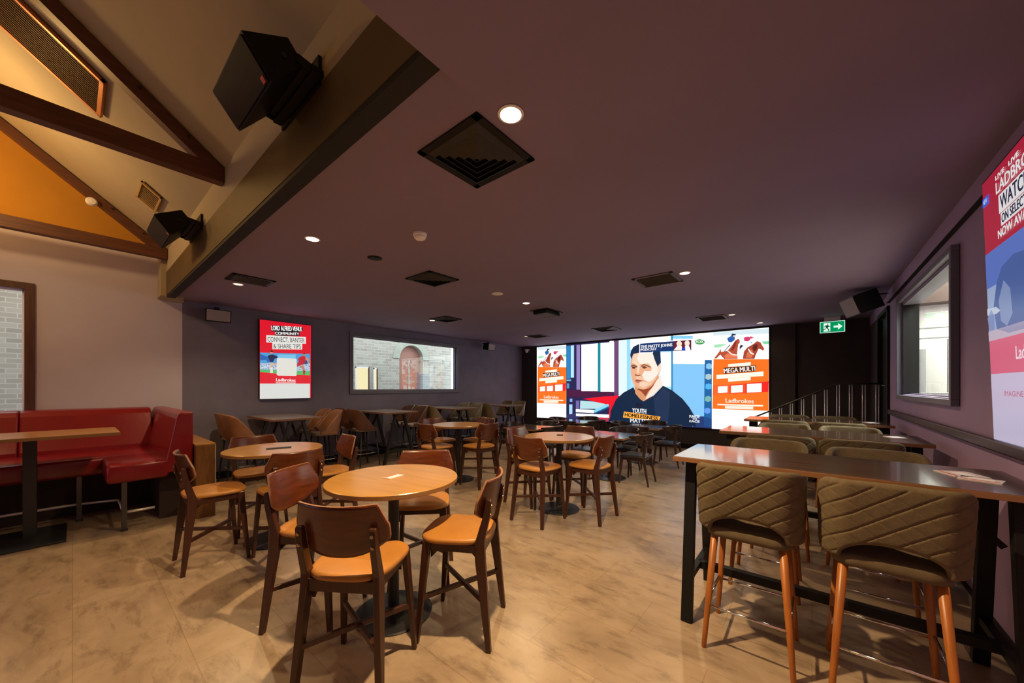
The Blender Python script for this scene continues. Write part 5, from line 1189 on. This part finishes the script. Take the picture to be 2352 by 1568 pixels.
b = MB(); b.box(-1.09, 1.10, -0.085, 0.10, 0, 0.868, 'box_wood', 0.002); b.build('body', r)
b = MB(); b.box(-1.09, 1.103, -0.087, 0.103, 0.868, 0.887, 'box_top', 0.002); b.build('box_top', r)
b = MB(); b.box(1.099, 1.106, 0.093, 0.103, 0, 0.868, 'cut_line'); b.build('edge_strip', r)
r = empty('bench_high_table', (-6.245, -0.9, 0), 0, 'long narrow oak high table before the red bench, cut by the left edge', 'table')
b = MB(); b.box(-0.405, 0.405, -1.2, 1.235, 1.046, 1.078, 'edge', 0.002); b.box(-0.403, 0.403, -1.198, 1.233, 1.076, 1.08, 'top', 0.001); b.build('tabletop', r)
for yy in (0.62, -0.7):
    b = MB(); b.box(-0.045, 0.045, yy - 0.045, yy + 0.045, 0.02, 1.046, 'black_metal', 0.004); b.build('pedestal', r)
    b = MB(); b.box(-0.33, 0.41, yy - 0.24, yy + 0.24, 0.0, 0.022, 'black_metal', 0.003); b.build('base', r)

# small things on the tables -------------------------------
def card(x, y, z, rz, label, w=0.055, h=0.15, kind='tent'):
    r = empty('table_card', (x, y, z), rz, label, 'card')
    b = MB()
    b._add([(-w, -h / 2, 0.0005), (w, -h / 2, 0.0005), (w, h / 2, 0.0005), (-w, h / 2, 0.0005), (-w, -h / 2, 0.004), (w, -h / 2, 0.004), (w, h / 2, 0.004), (-w, h / 2, 0.004)],
           [(0, 3, 2, 1), (4, 5, 6, 7), (0, 1, 5, 4), (1, 2, 6, 5), (2, 3, 7, 6), (3, 0, 4, 7)], 'card' if kind != 'dark' else 'black')
    b.build('card_base', r)
    if kind == 'tent':
        b = MB(); b.box(-w * 0.9, -w * 0.9 + 0.012, -h / 2 + 0.01, h / 2 - 0.01, 0.004, 0.0046, 'card_red'); b.box(-w * 0.3, w * 0.5, -h * 0.3, h * 0.3, 0.004, 0.0044, 'white_plastic'); b.build('print', r)
    return r
card(-2.27, 1.44, 0.94, math.radians(10), 'small white and pink card on the nearest round table', 0.035, 0.13)
card(-4.25, 1.36, 0.94, math.radians(-20), 'thin dark folder lying on the round table by the red bench', 0.05, 0.22, 'dark')
card(-2.56, 4.09, 0.94, math.radians(30), 'small dark card on the middle round table', 0.04, 0.11, 'dark')
card(-2.76, 7.66, 0.75, math.radians(30), 'small white card on the low table nearest the right part of the screen', 0.03, 0.06, 'plain')
card(0.62, 3.05, 1.10, math.radians(20), 'folded white leaflet at the wall end of the nearest long table', 0.07, 0.15)
card(0.66, 2.93, 1.10, math.radians(70), 'second white leaflet crossing the first at the wall end of the nearest long table', 0.05, 0.14)
card(0.60, 4.90, 1.10, math.radians(20), 'white leaflet at the wall end of the middle long table', 0.06, 0.13)
card(0.60, 6.72, 1.10, math.radians(20), 'white leaflet at the wall end of the farthest long table', 0.06, 0.13)
